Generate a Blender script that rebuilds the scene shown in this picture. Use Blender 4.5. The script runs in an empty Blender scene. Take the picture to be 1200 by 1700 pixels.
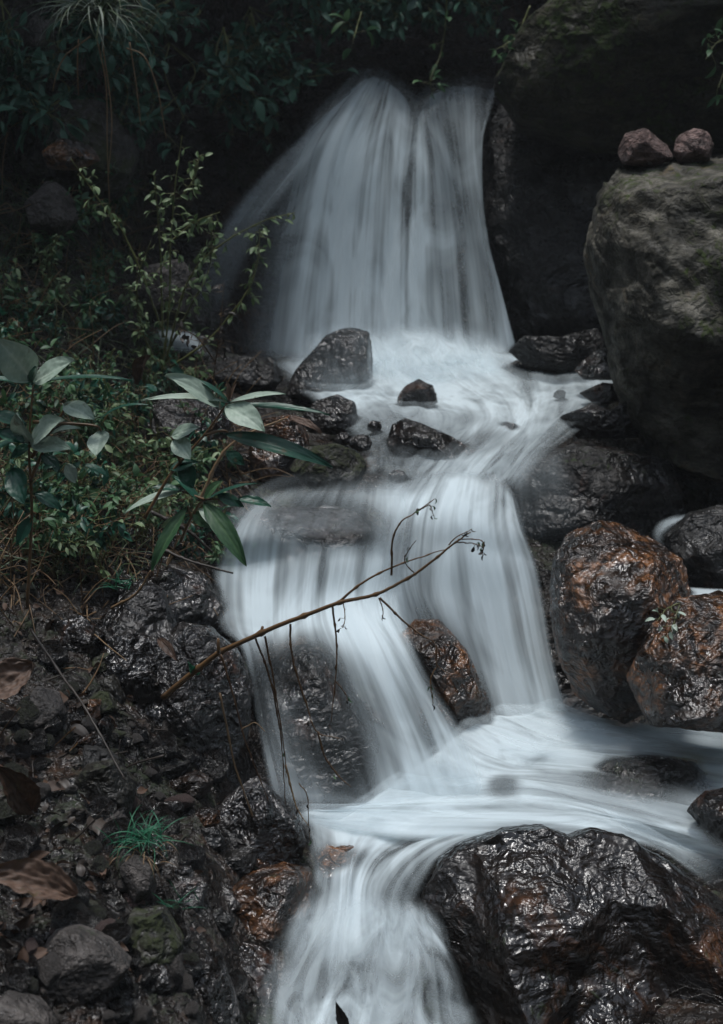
import bpy, bmesh, math, random
import numpy as np
from mathutils import Vector, Matrix
from mathutils.bvhtree import BVHTree

scene = bpy.context.scene
COL = scene.collection
R = math.radians

# ------------------------------------------------------------------ camera, sky, sun, exposure
CAM = np.array([0.0, 0.0, 1.62]); PITCH = R(15.0); F = 2335.0
cd = bpy.data.cameras.new("camera"); cam = bpy.data.objects.new("camera", cd); COL.objects.link(cam)
cam.location = CAM; cam.rotation_euler = (R(90) - PITCH, 0, 0)
cd.sensor_fit = 'VERTICAL'; cd.sensor_height = 36.0; cd.lens = 36.0 * F / 1700.0
cd.clip_start = 0.05; cd.clip_end = 500
cd.dof.use_dof = True; cd.dof.focus_distance = 3.35; cd.dof.aperture_fstop = 4.5
scene.camera = cam

world = bpy.data.worlds.new("World"); scene.world = world; world.use_nodes = True
wn = world.node_tree; bg = wn.nodes["Background"]
sky = wn.nodes.new("ShaderNodeTexSky"); sky.sky_type = 'NISHITA'; sky.sun_disc = False
SUN_EL, SUN_AZ = R(84), R(-60)
sky.sun_elevation = SUN_EL; sky.sun_rotation = SUN_AZ
hs = wn.nodes.new("ShaderNodeHueSaturation"); hs.inputs["Saturation"].default_value = 0.52; hs.inputs["Hue"].default_value = 0.485   # overcast: a greyer sky
wn.links.new(sky.outputs[0], hs.inputs["Color"]); wn.links.new(hs.outputs[0], bg.inputs[0])
bg.inputs[1].default_value = 0.12
sd = bpy.data.lights.new("sun", 'SUN'); sd.energy = 1.5; sd.angle = R(13); sd.color = (1.0, 0.985, 0.965)
sun = bpy.data.objects.new("sun", sd); COL.objects.link(sun)
sun.rotation_euler = (-(R(90) - SUN_EL), 0, R(60))   # almost overhead, a little to the left
scene.view_settings.view_transform = 'Standard'; scene.view_settings.look = 'None'
scene.view_settings.exposure = 0.8; scene.view_settings.gamma = 1.0
scene.cycles.use_denoising = True
scene.cycles.transparent_max_bounces = 24
scene.cycles.max_bounces = 6; scene.cycles.diffuse_bounces = 3; scene.cycles.glossy_bounces = 2
scene.cycles.transmission_bounces = 3; scene.cycles.caustics_reflective = False; scene.cycles.caustics_refractive = False

rng = np.random.default_rng(7); random.seed(7)
FWD = np.array([0, math.cos(PITCH), -math.sin(PITCH)]); UP = np.array([0, math.sin(PITCH), math.cos(PITCH)]); RT = np.array([1.0, 0, 0])

def P(px, py, Y):
    """point of the place seen towards (px, py) at forward distance Y"""
    px = np.asarray(px, float); py = np.asarray(py, float); Y = np.asarray(Y, float)
    a = (px - 600) / F; b = (850 - py) / F
    d = a[..., None] * RT + b[..., None] * UP + FWD
    return CAM + d * (Y / d[..., 1])[..., None]

# ------------------------------------------------------------------ noise
_pr = np.random.default_rng(11); _perm = _pr.permutation(512); _grad = _pr.normal(size=(512, 3)); _grad /= np.linalg.norm(_grad, axis=1)[:, None]
def gnoise(p):
    i = np.floor(p).astype(int); f = p - i; w = f * f * f * (f * (f * 6 - 15) + 10); out = 0
    for dx in (0, 1):
        for dy in (0, 1):
            for dz in (0, 1):
                h = _perm[(_perm[(_perm[(i[:, 0] + dx) & 511] + i[:, 1] + dy) & 511] + i[:, 2] + dz) & 511]
                g = (_grad[h] * (f - np.array([dx, dy, dz]))).sum(1)
                wt = (w[:, 0] if dx else 1 - w[:, 0]) * (w[:, 1] if dy else 1 - w[:, 1]) * (w[:, 2] if dz else 1 - w[:, 2])
                out = out + g * wt
    return out * 1.5
def fbm(p, o=4, ridged=False):
    s = 0; a = 1.0; t = 0
    for k in range(o):
        n = gnoise(p * 2.0 ** k + 17.3 * k)
        if ridged: n = 1 - 2 * np.abs(n)
        s = s + a * n; t += a; a *= 0.5
    return s / t

# ------------------------------------------------------------------ object helpers
def tag(o, label=None, cat=None, group=None, kind=None):
    if label: o["label"] = label
    if cat: o["category"] = cat
    if group: o["group"] = group
    if kind: o["kind"] = kind
    return o
def mesh_obj(name, V, Fc, mat=None, parent=None, loc=None, smooth=True, uv=None, attrs=None):
    V = np.asarray(V, float)
    if loc is not None: V = V - np.asarray(loc)
    me = bpy.data.meshes.new(name); me.from_pydata(V.tolist(), [], Fc if isinstance(Fc, list) else Fc.tolist())
    if smooth: me.polygons.foreach_set("use_smooth", np.ones(len(me.polygons), bool))
    if uv is not None:
        l = me.uv_layers.new(name="flow"); idx = np.empty(len(me.loops), int); me.loops.foreach_get("vertex_index", idx)
        l.data.foreach_set("uv", np.asarray(uv, np.float32)[idx].ravel())
    for k, v in (attrs or {}).items():
        a = me.attributes.new(k, 'FLOAT', 'POINT'); a.data.foreach_set("value", np.asarray(v, np.float32))
    if mat: me.materials.append(mat)
    o = bpy.data.objects.new(name, me); COL.objects.link(o)
    if parent: o.parent = parent
    elif loc is not None: o.location = loc
    me.update(); return o
def empty(name, loc, label, cat, group=None):
    o = bpy.data.objects.new(name, None); COL.objects.link(o); o.location = loc; o.empty_display_size = 0.05
    return tag(o, label, cat, group)

class Geo:
    def __init__(s): s.V = []; s.F = []; s.A = []; s.n = 0
    def add(s, V, Fc, a=0.5):
        s.V.append(np.asarray(V)); s.F += [[i + s.n for i in f] for f in Fc]; s.A += list(a) if isinstance(a, list) else [a] * len(V); s.n += len(V)
    def build(s, name, mat, parent=None, loc=None, smooth=True):
        return mesh_obj(name, np.vstack(s.V), s.F, mat, parent, loc, smooth, attrs={"tint": s.A})

def unit(v): v = np.asarray(v, float); return v / (np.linalg.norm(v) + 1e-9)
def crom(pts, n):
    """smooth curve of n points through pts (k-dim)"""
    p = np.asarray(pts, float)
    if len(p) == 2: t = np.linspace(0, 1, n)[:, None]; return p[0] * (1 - t) + p[1] * t
    q = np.vstack([2 * p[0] - p[1], p, 2 * p[-1] - p[-2]]); m = len(p) - 1
    t = np.linspace(0, m, n); i = np.minimum(t.astype(int), m - 1); f = (t - i)[:, None]
    a, b, c, d = q[i], q[i + 1], q[i + 2], q[i + 3]
    return 0.5 * (2 * b + (c - a) * f + (2 * a - 5 * b + 4 * c - d) * f ** 2 + (3 * b - a - 3 * c + d) * f ** 3)
def tube(g, pts, r0, r1, sides=5, n=None, wob=0.0, a=0.5, knots=0):
    pts = crom(pts, n or max(6, 5 * len(pts)))
    if wob: pts = pts + np.cumsum(rng.normal(0, wob, pts.shape), 0) * 0.4
    k = len(pts); V = []; up = np.array([0.3, 0.9, 0.31])
    for i in range(k):
        t = unit(pts[min(i + 1, k - 1)] - pts[max(i - 1, 0)]); x = unit(np.cross(t, up)); y = np.cross(t, x)
        r = r0 + (r1 - r0) * i / (k - 1)
        if knots and i % knots == 0 and 0 < i < k - 1: r *= 1.5
        for s in range(sides):
            an = 2 * math.pi * s / sides; V.append(pts[i] + r * (math.cos(an) * x + math.sin(an) * y))
    Fc = []
    for i in range(k - 1):
        for s in range(sides):
            s2 = (s + 1) % sides; Fc.append([i * sides + s, i * sides + s2, (i + 1) * sides + s2, (i + 1) * sides + s])
    Fc.append(list(range(sides))[::-1]); Fc.append([(k - 1) * sides + s for s in range(sides)])
    g.add(V, Fc, a); return pts
def leaf(g, base, d, up, L, W, droop=0.3, fold=0.25, n=6, cols=1, shape=0.85, a=None, wave=0.0):
    """one leaf: a folded, curved blade of 2*cols strips"""
    d = unit(d); s = unit(np.cross(d, up)); u = np.cross(s, d); V = []; Fc = []
    a0 = random.random() if a is None else a; TT = []; m = 2 * cols + 1; pos = np.array(base, float); step = L / n; ang = 0.0; ph = random.random() * 6
    for i in range(n + 1):
        t = i / n; w = W * 0.5 * (max(math.sin(math.pi * t ** shape), 0.0) ** 0.9 + 0.04 * (1 - t))
        dd = d * math.cos(ang) - u * math.sin(ang); uu = u * math.cos(ang) + d * math.sin(ang)
        for j in range(m):
            q = (j - cols) / cols; q = math.copysign(abs(q) ** 1.4, q); TT.append(max(0, min(1, a0 + (.45 * math.exp(-(q * 6) ** 2) - .1 + random.uniform(-.12, .12) if cols > 2 else 0))))
            V.append(pos + s * (q * w * math.cos(fold)) + uu * (abs(q) * w * math.sin(fold) + wave * W * math.sin(ph + 5 * t + 2 * q) * abs(q)))
        pos = pos + dd * step; ang += droop / n
    for i in range(n):
        for j in range(m - 1):
            Fc.append([i * m + j, i * m + j + 1, (i + 1) * m + j + 1, (i + 1) * m + j])
    g.add(V, Fc, TT)
def blade(g, base, d, L, w, droop, n=6, a=None):
    leaf(g, base, d, (rng.normal(0, .3), rng.normal(0, .3) - 0.3, 1), L, w, droop, 0.5, n, 1, 0.45, a)

# ------------------------------------------------------------------ materials
def new_mat(name):
    m = bpy.data.materials.new(name); m.use_nodes = True; nt = m.node_tree
    return m, nt, nt.nodes["Principled BSDF"], nt.nodes["Material Output"]
def N(nt, t, **kw):
    n = nt.nodes.new(t)
    for k, v in kw.items():
        if k in n.inputs.keys(): n.inputs[k].default_value = v
        else: setattr(n, k, v)
    return n
def ramp(nt, src, stops):
    r = nt.nodes.new("ShaderNodeValToRGB"); e = r.color_ramp.elements
    while len(e) < len(stops): e.new(0.5)
    for q, (p, c) in zip(e, stops):
        q.position = p; q.color = (c, c, c, 1) if isinstance(c, (int, float)) else (*c, 1)
    nt.links.new(src, r.inputs[0]); return r.outputs[0]
def mixc(nt, f, a, b):
    m = nt.nodes.new("ShaderNodeMix"); m.data_type = 'RGBA'
    for sock, v in ((m.inputs[0], f), (m.inputs[6], a), (m.inputs[7], b)):
        if isinstance(v, bpy.types.NodeSocket): nt.links.new(v, sock)
        elif isinstance(v, (int, float)): sock.default_value = v
        else: sock.default_value = (*v, 1)
    return m.outputs[2]
def mth(nt, op, a, b=None, c=None, clamp=False):
    m = nt.nodes.new("ShaderNodeMath"); m.operation = op; m.use_clamp = clamp
    for i, v in enumerate((a, b, c)):
        if v is None: continue
        if isinstance(v, bpy.types.NodeSocket): nt.links.new(v, m.inputs[i])
        else: m.inputs[i].default_value = v
    return m.outputs[0]

def rock_mat(name, dark, mid, rust=(0.16, 0.06, 0.02), rust_lo=0.62, moss_lo=0.9, moss=(0.016, 0.026, 0.008), rough=(0.12, 0.45), bump=0.6, scale=1.0, strata=(0.5, 0.35, 0.2), spec=0.5):
    m, nt, b, out = new_mat(name); L = nt.links
    tc = N(nt, "ShaderNodeTexCoord"); oi = N(nt, "ShaderNodeObjectInfo")
    off = N(nt, "ShaderNodeVectorMath", operation='SCALE'); L.new(oi.outputs["Random"], off.inputs["Scale"]); off.inputs[0].default_value = (31, 57, 23)
    ad = N(nt, "ShaderNodeVectorMath", operation='ADD'); L.new(tc.outputs["Object"], ad.inputs[0]); L.new(off.outputs[0], ad.inputs[1])
    v = ad.outputs[0]
    mp = N(nt, "ShaderNodeMapping"); mp.inputs["Rotation"].default_value = strata; mp.inputs["Scale"].default_value = (1, 1.3, 2.6); L.new(v, mp.inputs[0])
    def noi(src, sc, det=6, dist=0.0, typ='FBM', rg=0.6):
        n = N(nt, "ShaderNodeTexNoise", Scale=sc * scale, Detail=det, Distortion=dist, Roughness=rg); n.noise_type = typ; L.new(src, n.inputs["Vector"]); return n.outputs[0]
    nA = noi(v, 9, 8); nB = noi(v, 5, 7, 1.2); nC = noi(mp.outputs[0], 7, 3, 0.8, rg=0.5); nD = noi(v, 60, 1.5, rg=0.5); nE = noi(v, 26, 2, 1.2); nF = noi(v, 90, 5, rg=0.7)
    nR = noi(mp.outputs[0], 55, 4, 0.5, rg=0.65)
    col = mixc(nt, ramp(nt, nA, [(0.35, 0), (0.68, 1)]), dark, mid)
    col = mixc(nt, ramp(nt, nC, [(0.35, 0.75), (0.62, 0)]), col, tuple(c * 0.35 for c in dark))
    col = mixc(nt, mth(nt, 'MULTIPLY', ramp(nt, nB, [(rust_lo, 0), (min(0.99, rust_lo + 0.16), 1)]), ramp(nt, nE, [(0.35, 0), (0.6, 1)])), col, rust)
    geo = N(nt, "ShaderNodeNewGeometry"); sx = N(nt, "ShaderNodeSeparateXYZ"); L.new(geo.outputs["Normal"], sx.inputs[0])
    mo = mth(nt, 'ADD', mth(nt, 'MULTIPLY', nE, 0.5), mth(nt, 'ADD', mth(nt, 'MULTIPLY', noi(v, 3.3, 4, 0.5), 0.55), mth(nt, 'MULTIPLY', sx.outputs[2], 0.05)))
    col = mixc(nt, ramp(nt, nR, [(0.32, 0.6), (0.6, 0)]), col, tuple(c * 0.4 for c in dark))
    mf = ramp(nt, mo, [(moss_lo - 0.22, 0), (moss_lo - 0.1, 1)])
    col = mixc(nt, mf, col, mixc(nt, nF, moss, tuple(c * 2.2 for c in moss)))
    L.new(col, b.inputs["Base Color"])
    rr = mth(nt, 'MULTIPLY_ADD', ramp(nt, nE, [(0.35, 0), (0.65, 1)]), rough[1] - rough[0], rough[0])
    wet = ramp(nt, mth(nt, 'ADD', mth(nt, 'MULTIPLY', noi(mp.outputs[0], 4.5, 6, 1.0, rg=0.6), 0.8), mth(nt, 'MULTIPLY', sx.outputs[2], 0.14)), [(0.40, 0), (0.48, 1)])   # where the rock is wet and shiny
    rr = mth(nt, 'ADD', rr, mth(nt, 'MULTIPLY', mth(nt, 'SUBTRACT', 1.0, wet), 0.34))
    rr = mth(nt, 'ADD', rr, mth(nt, 'MULTIPLY', mf, 0.5), clamp=True); L.new(rr, b.inputs["Roughness"])
    b.inputs["Specular IOR Level"].default_value = spec
    h = mth(nt, 'ADD', mth(nt, 'MULTIPLY', nC, 0.4), mth(nt, 'ADD', mth(nt, 'MULTIPLY', nE, 0.5), mth(nt, 'ADD', mth(nt, 'MULTIPLY', nD, 0.26), mth(nt, 'MULTIPLY', nR, 0.12))))
    wob = N(nt, "ShaderNodeTexNoise", Scale=9 * scale, Detail=3.0); L.new(v, wob.inputs["Vector"])
    wv = N(nt, "ShaderNodeVectorMath", operation='MULTIPLY_ADD'); L.new(wob.outputs["Color"], wv.inputs[0]); wv.inputs[1].default_value = (0.05, 0.05, 0.05); L.new(mp.outputs[0], wv.inputs[2])
    for sc, gain in ((6.0, 8.0), (15.0, 6.0)):          # broken facets
        vo = N(nt, "ShaderNodeTexVoronoi", Scale=sc * scale); L.new(wv.outputs[0], vo.inputs["Vector"])
        sb = N(nt, "ShaderNodeVectorMath", operation='SUBTRACT'); L.new(wv.outputs[0], sb.inputs[0]); L.new(vo.outputs["Position"], sb.inputs[1])
        cc = N(nt, "ShaderNodeVectorMath", operation='SUBTRACT'); L.new(vo.outputs["Color"], cc.inputs[0]); cc.inputs[1].default_value = (.5, .5, .5)
        dt = N(nt, "ShaderNodeVectorMath", operation='DOT_PRODUCT'); L.new(sb.outputs[0], dt.inputs[0]); L.new(cc.outputs[0], dt.inputs[1])
        h = mth(nt, 'ADD', h, mth(nt, 'MULTIPLY', dt.outputs["Value"], gain))
    nG = noi(v, 3.2, 3, 1.5); wrk = ramp(nt, nG, [(0.36, 0.4), (0.52, 1.0)])       # smooth and wrinkled zones
    h = mth(nt, 'MULTIPLY', h, wrk); h = mth(nt, 'ADD', h, mth(nt, 'MULTIPLY', noi(v, 4.5, 2, 0.5), 1.1))
    bp = N(nt, "ShaderNodeBump", Strength=bump, Distance=0.05); L.new(h, bp.inputs["Height"]); L.new(bp.outputs[0], b.inputs["Normal"])
    return m

M = {}
M["wet"] = rock_mat("wet_dark_rock", (0.012, 0.0105, 0.010), (0.038, 0.031, 0.028), rust=(0.13, 0.05, 0.022), rust_lo=0.58, strata=(0.9, 0.5, 0.3), rough=(0.05, 0.16), bump=1.0, spec=0.9)
M["umber"] = rock_mat("wet_umber_rock", (0.009, 0.007, 0.006), (0.028, 0.020, 0.016), rust=(0.11, 0.046, 0.02), rust_lo=0.54, strata=(0.9, 0.5, 0.3), rough=(0.05, 0.16), bump=0.55, spec=0.6)
M["rust"] = rock_mat("wet_rusty_rock", (0.014, 0.009, 0.006), (0.05, 0.028, 0.017), rust=(0.26, 0.11, 0.042), rust_lo=0.45, strata=(0.6, -0.4, 0.2), rough=(0.06, 0.18), bump=1.0, spec=0.9)
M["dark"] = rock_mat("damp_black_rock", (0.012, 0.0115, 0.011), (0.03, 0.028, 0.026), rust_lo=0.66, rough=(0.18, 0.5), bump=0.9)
M["black"] = rock_mat("shadow_tinted_rock", (0.006, 0.0055, 0.005), (0.018, 0.015, 0.013), rust=(0.06, 0.022, 0.012), rust_lo=0.6, rough=(0.16, 0.6), bump=0.9, spec=0.5)  # the boulder's shadow on the ledge is put into this darker colour
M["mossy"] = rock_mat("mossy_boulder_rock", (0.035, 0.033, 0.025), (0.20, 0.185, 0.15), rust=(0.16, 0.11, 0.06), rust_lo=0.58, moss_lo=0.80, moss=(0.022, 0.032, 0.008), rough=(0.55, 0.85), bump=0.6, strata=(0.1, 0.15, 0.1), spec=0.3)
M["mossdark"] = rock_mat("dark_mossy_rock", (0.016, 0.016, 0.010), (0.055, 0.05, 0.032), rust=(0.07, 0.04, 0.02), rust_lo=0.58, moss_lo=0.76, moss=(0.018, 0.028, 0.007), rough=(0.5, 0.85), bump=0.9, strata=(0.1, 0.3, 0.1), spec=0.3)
M["grey"] = rock_mat("dry_grey_rock", (0.05, 0.043, 0.039), (0.135, 0.118, 0.108), rust_lo=0.7, rough=(0.5, 0.8), bump=0.7, scale=1.6)
M["red"] = rock_mat("reddish_rock", (0.09, 0.055, 0.048), (0.27, 0.18, 0.16), rust=(0.2, 0.1, 0.07), rust_lo=0.6, moss_lo=1.2, rough=(0.6, 0.9), bump=0.8, scale=2.2)
M["moss"] = rock_mat("moss_covered_rock", (0.015, 0.014, 0.012), (0.045, 0.04, 0.03), rust_lo=0.7, moss_lo=0.72, moss=(0.014, 0.018, 0.006), rough=(0.3, 0.6), bump=0.9)
M["ground"] = rock_mat("wet_soil", (0.012, 0.010, 0.009), (0.04, 0.031, 0.025), rust=(0.07, 0.036, 0.02), rust_lo=0.52, moss_lo=0.81, moss=(0.012, 0.017, 0.007), rough=(0.08, 0.45), bump=1.0, scale=1.2)

def plant_mat(name, c1, c2, rough=0.5, trans=0.25, spec=0.4, veins=False):
    m, nt, b, out = new_mat(name); L = nt.links
    at = N(nt, "ShaderNodeAttribute", attribute_name="tint"); tc = N(nt, "ShaderNodeTexCoord")
    n = N(nt, "ShaderNodeTexNoise", Scale=35.0, Detail=4.0); L.new(tc.outputs["Object"], n.inputs["Vector"])
    f = mth(nt, 'ADD', mth(nt, 'MULTIPLY', at.outputs["Fac"], 0.8), mth(nt, 'MULTIPLY', mth(nt, 'SUBTRACT', n.outputs[0], 0.4), 0.7), clamp=True)
    c = mixc(nt, f, c1, c2)
    if veins:
        n5 = N(nt, "ShaderNodeTexNoise", Scale=26.0, Detail=5.0, Distortion=1.0); L.new(tc.outputs["Object"], n5.inputs["Vector"])
        c = mixc(nt, ramp(nt, n5.outputs[0], [(0.62, 0), (0.70, 0.75)]), c, (0.07, 0.05, 0.02))
    L.new(c, b.inputs["Base Color"])
    b.inputs["Roughness"].default_value = rough; b.inputs["Specular IOR Level"].default_value = spec
    if veins:
        bp = N(nt, "ShaderNodeBump", Strength=0.35, Distance=0.004); L.new(n.outputs[0], bp.inputs["Height"]); L.new(bp.outputs[0], b.inputs["Normal"])
    if trans:
        tr = N(nt, "ShaderNodeBsdfTranslucent"); L.new(c, tr.inputs[0]); mx = N(nt, "ShaderNodeMixShader"); mx.inputs[0].default_value = trans
        L.new(b.outputs[0], mx.inputs[1]); L.new(tr.outputs[0], mx.inputs[2]); L.new(mx.outputs[0], out.inputs[0])
    return m
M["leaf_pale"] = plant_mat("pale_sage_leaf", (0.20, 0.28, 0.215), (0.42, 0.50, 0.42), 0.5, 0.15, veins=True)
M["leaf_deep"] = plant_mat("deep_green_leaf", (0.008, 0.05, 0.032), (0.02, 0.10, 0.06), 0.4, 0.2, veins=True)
M["leaf_bank"] = plant_mat("bank_leaf", (0.018, 0.065, 0.03), (0.09, 0.18, 0.075), 0.5, 0.25)
M["leaf_shrub"] = plant_mat("shrub_leaf", (0.05, 0.10, 0.035), (0.22, 0.29, 0.15), 0.5, 0.25)
M["leaf_shade"] = plant_mat("shade_leaf", (0.025, 0.08, 0.055), (0.07, 0.165, 0.11), 0.5, 0.2)
M["grass"] = plant_mat("grass_blade", (0.02, 0.055, 0.025), (0.09, 0.115, 0.05), 0.5, 0.2)
M["grass_bright"] = plant_mat("bright_grass_blade", (0.008, 0.09, 0.05), (0.03, 0.17, 0.085), 0.5, 0.2)
M["grass_pale"] = plant_mat("pale_grass_blade", (0.10, 0.14, 0.105), (0.28, 0.32, 0.26), 0.5, 0.2)
M["dry"] = plant_mat("dry_stem", (0.10, 0.06, 0.03), (0.26, 0.17, 0.09), 0.6, 0.0)
M["stem"] = plant_mat("green_stem", (0.06, 0.07, 0.025), (0.16, 0.17, 0.06), 0.5, 0.0)
M["twig"] = plant_mat("brown_twig", (0.06, 0.03, 0.014), (0.20, 0.115, 0.05), 0.45, 0.0)
M["twig_dark"] = plant_mat("dark_twig", (0.015, 0.012, 0.010), (0.05, 0.038, 0.03), 0.5, 0.0)
M["litter"] = plant_mat("dead_leaf", (0.025, 0.014, 0.009), (0.13, 0.072, 0.045), 0.5, 0.1, veins=True)
M["litter_pale"] = plant_mat("pale_dead_leaf", (0.05, 0.03, 0.02), (0.20, 0.125, 0.09), 0.6, 0.1, veins=True)

def water_mat(name, seed=0.0, tint=(0.76, 0.86, 0.90)):
    m, nt, b, out = new_mat(name); L = nt.links; nt.nodes.remove(b)
    uv = N(nt, "ShaderNodeUVMap", uv_map="flow"); at = N(nt, "ShaderNodeAttribute", attribute_name="dens"); st = N(nt, "ShaderNodeAttribute", attribute_name="streak")
    def noi(su, sv, det, dist=0.0, o=0.0):
        mp = N(nt, "ShaderNodeMapping"); mp.inputs["Scale"].default_value = (su, sv, 1); mp.inputs["Location"].default_value = (o + seed, o, 0); L.new(uv.outputs[0], mp.inputs[0])
        n = N(nt, "ShaderNodeTexNoise", Scale=1.0, Detail=det, Distortion=dist, Roughness=0.55); n.noise_dimensions = '2D'; L.new(mp.outputs[0], n.inputs["Vector"]); return n.outputs[0]
    n1 = noi(17, 0.7, 2, 0.3); n2 = noi(60, 1.3, 2, 0.1, 3.7); n3 = noi(6, 2.2, 3, 0.9, 9.1)
    n0 = noi(4.5, 0.45, 2, 0.4, 1.3); n = mth(nt, 'ADD', mth(nt, 'ADD', mth(nt, 'MULTIPLY', n1, 0.34), mth(nt, 'MULTIPLY', n2, 0.14)), mth(nt, 'ADD', mth(nt, 'MULTIPLY', n3, 0.28), mth(nt, 'MULTIPLY', n0, 0.24)))
    tb = N(nt, "ShaderNodeAttribute", attribute_name="turb"); n4 = noi(16, 6, 5, 0.9, 5.3)
    mxn = N(nt, "ShaderNodeMix"); L.new(tb.outputs["Fac"], mxn.inputs[0]); L.new(n, mxn.inputs[2]); L.new(n4, mxn.inputs[3])
    nn = ramp(nt, mxn.outputs[0], [(0.37, 0.0), (0.62, 1.0)])
    a = mth(nt, 'MULTIPLY', at.outputs["Fac"], mth(nt, 'ADD', 1.0, mth(nt, 'MULTIPLY', st.outputs["Fac"], mth(nt, 'MULTIPLY_ADD', nn, 1.7, -0.9))), clamp=True)
    df = N(nt, "ShaderNodeBsdfDiffuse"); df.inputs[0].default_value = (*tint, 1)
    tl = N(nt, "ShaderNodeBsdfTranslucent"); tl.inputs[0].default_value = (*tint, 1)
    bp = N(nt, "ShaderNodeBump", Strength=0.2, Distance=0.02); L.new(mth(nt, "MULTIPLY_ADD", n1, 0.5, n3), bp.inputs["Height"]); L.new(bp.outputs[0], df.inputs["Normal"])
    m1 = N(nt, "ShaderNodeMixShader"); m1.inputs[0].default_value = 0.25; L.new(df.outputs[0], m1.inputs[1]); L.new(tl.outputs[0], m1.inputs[2])
    tp = N(nt, "ShaderNodeBsdfTransparent"); m2 = N(nt, "ShaderNodeMixShader"); L.new(a, m2.inputs[0]); L.new(tp.outputs[0], m2.inputs[1]); L.new(m1.outputs[0], m2.inputs[2])
    L.new(m2.outputs[0], out.inputs[0]); return m
M["water"] = water_mat("foaming_water")

# ------------------------------------------------------------------ ground: one sheet, bank + stream bed + back wall
GX = [-2600, -700, -200, 100, 300, 450, 600, 750, 900, 1050, 1250, 1900, 3800]
GT = [(-1500, [5, 5.2, 5.6, 6.2, 6.6, 6.8, 6.8, 6.8, 6.8, 6.6, 6.4, 6.0, 5.5]),
      (-600, [4.0, 4.2, 4.4, 4.9, 5.55, 6.2, 6.4, 6.4, 6.1, 5.4, 5.2, 5.0, 4.8]),  # unseen overhang, pulled forward to shade the fall and upper bank
      (-200, [4.0, 4.9, 5.3, 5.9, 6.4, 6.8, 6.9, 6.9, 6.8, 6.6, 6.3, 5.4, 5]),
      (50, [4.0, 4.8, 5.2, 5.8, 6.3, 6.8, 7.0, 7.0, 6.9, 6.8, 6.4, 5.5, 5]),
      (150, [3.9, 4.6, 5.0, 5.7, 6.5, 6.75, 6.65, 6.65, 6.75, 6.7, 6.4, 5.5, 5]),
      (200, [3.8, 4.5, 4.9, 5.6, 6.45, 6.65, 6.45, 6.45, 6.55, 6.7, 6.4, 5.5, 5]),
      (400, [3.5, 4.2, 4.6, 5.2, 6.15, 6.4, 6.3, 6.3, 6.35, 6.6, 6.3, 5.4, 5]),
      (590, [3.2, 3.9, 4.2, 4.65, 5.6, 6.1, 6.15, 6.15, 6.1, 6.1, 6.0, 5.2, 5]),
      (660, [3.1, 3.7, 4.0, 4.4, 4.95, 5.3, 5.5, 5.5, 5.5, 5.6, 5.7, 5.0, 4.6]),
      (760, [2.9, 3.4, 3.7, 4.1, 4.5, 4.6, 4.7, 4.7, 4.75, 4.9, 5.2, 4.6, 4.3]),
      (850, [2.7, 3.1, 3.45, 3.85, 4.1, 4.3, 4.3, 4.4, 4.5, 4.6, 4.9, 4.3, 4]),
      (950, [2.5, 2.9, 3.2, 3.55, 3.8, 4.05, 4.1, 4.15, 4.2, 4.3, 4.4, 4.0, 3.8]),
      (1100, [2.3, 2.6, 2.9, 3.2, 3.45, 3.7, 3.85, 3.95, 4.0, 4.0, 4.0, 3.7, 3.5]),
      (1200, [2.1, 2.4, 2.65, 2.95, 3.2, 3.5, 3.65, 3.75, 3.95, 3.95, 3.85, 3.6, 3.4]),
      (1350, [1.9, 2.2, 2.4, 2.65, 2.9, 3.2, 3.42, 3.45, 3.5, 3.5, 3.5, 3.3, 3]),
      (1450, [1.7, 2.0, 2.2, 2.45, 2.65, 2.9, 3.1, 3.1, 3.1, 3.1, 3.0, 2.8, 2.6]),
      (1600, [1.6, 1.8, 2.0, 2.25, 2.42, 2.65, 2.85, 2.85, 2.75, 2.7, 2.65, 2.4, 2.2]),
      (1800, [1.4, 1.6, 1.8, 2.0, 2.15, 2.35, 2.5, 2.5, 2.45, 2.4, 2.3, 2.1, 1.9]),
      (2400, [1.0, 1.2, 1.3, 1.4, 1.5, 1.55, 1.6, 1.6, 1.6, 1.6, 1.55, 1.5, 1.4])]
GY = np.array([r[0] for r in GT], float); GV = np.array([r[1] for r in GT], float); GXa = np.array(GX, float)
def ground_Y(px, py):
    px = np.asarray(px, float); py = np.asarray(py, float)
    i = np.clip(np.searchsorted(GXa, px) - 1, 0, len(GXa) - 2); j = np.clip(np.searchsorted(GY, py) - 1, 0, len(GY) - 2)
    fx = np.clip((px - GXa[i]) / (GXa[i + 1] - GXa[i]), 0, 1); fy = np.clip((py - GY[j]) / (GY[j + 1] - GY[j]), 0, 1)
    fx = fx * fx * (3 - 2 * fx)
    return (GV[j, i] * (1 - fx) + GV[j, i + 1] * fx) * (1 - fy) + (GV[j + 1, i] * (1 - fx) + GV[j + 1, i + 1] * fx) * fy
xs = np.concatenate([np.linspace(-2600, -150, 60), np.linspace(-140, 1340, 370), np.linspace(1350, 3800, 60)])
ys = np.concatenate([np.linspace(-1500, -60, 50), np.linspace(-55, 1760, 450), np.linspace(1770, 2400, 30)])
gx, gy = np.meshgrid(xs, ys); YY = ground_Y(gx, gy)
for _ in range(4):
    YY[1:-1, 1:-1] = (YY[1:-1, 1:-1] * 2 + YY[:-2, 1:-1] + YY[2:, 1:-1] + YY[1:-1, :-2] + YY[1:-1, 2:]) / 6
gv = P(gx.ravel(), gy.ravel(), YY.ravel())
nz = 0.075 * fbm(gv * 4.2, 5) + 0.03 * fbm(gv * 13, 4, True) + 0.012 * fbm(gv * 45, 3)
left = np.clip((430 - gx.ravel()) / 200, 0.25, 1.0)
gv = gv + (nz * left)[:, None] * unit([0.1, -0.75, 0.65])
nx_, ny_ = len(xs), len(ys)
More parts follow.
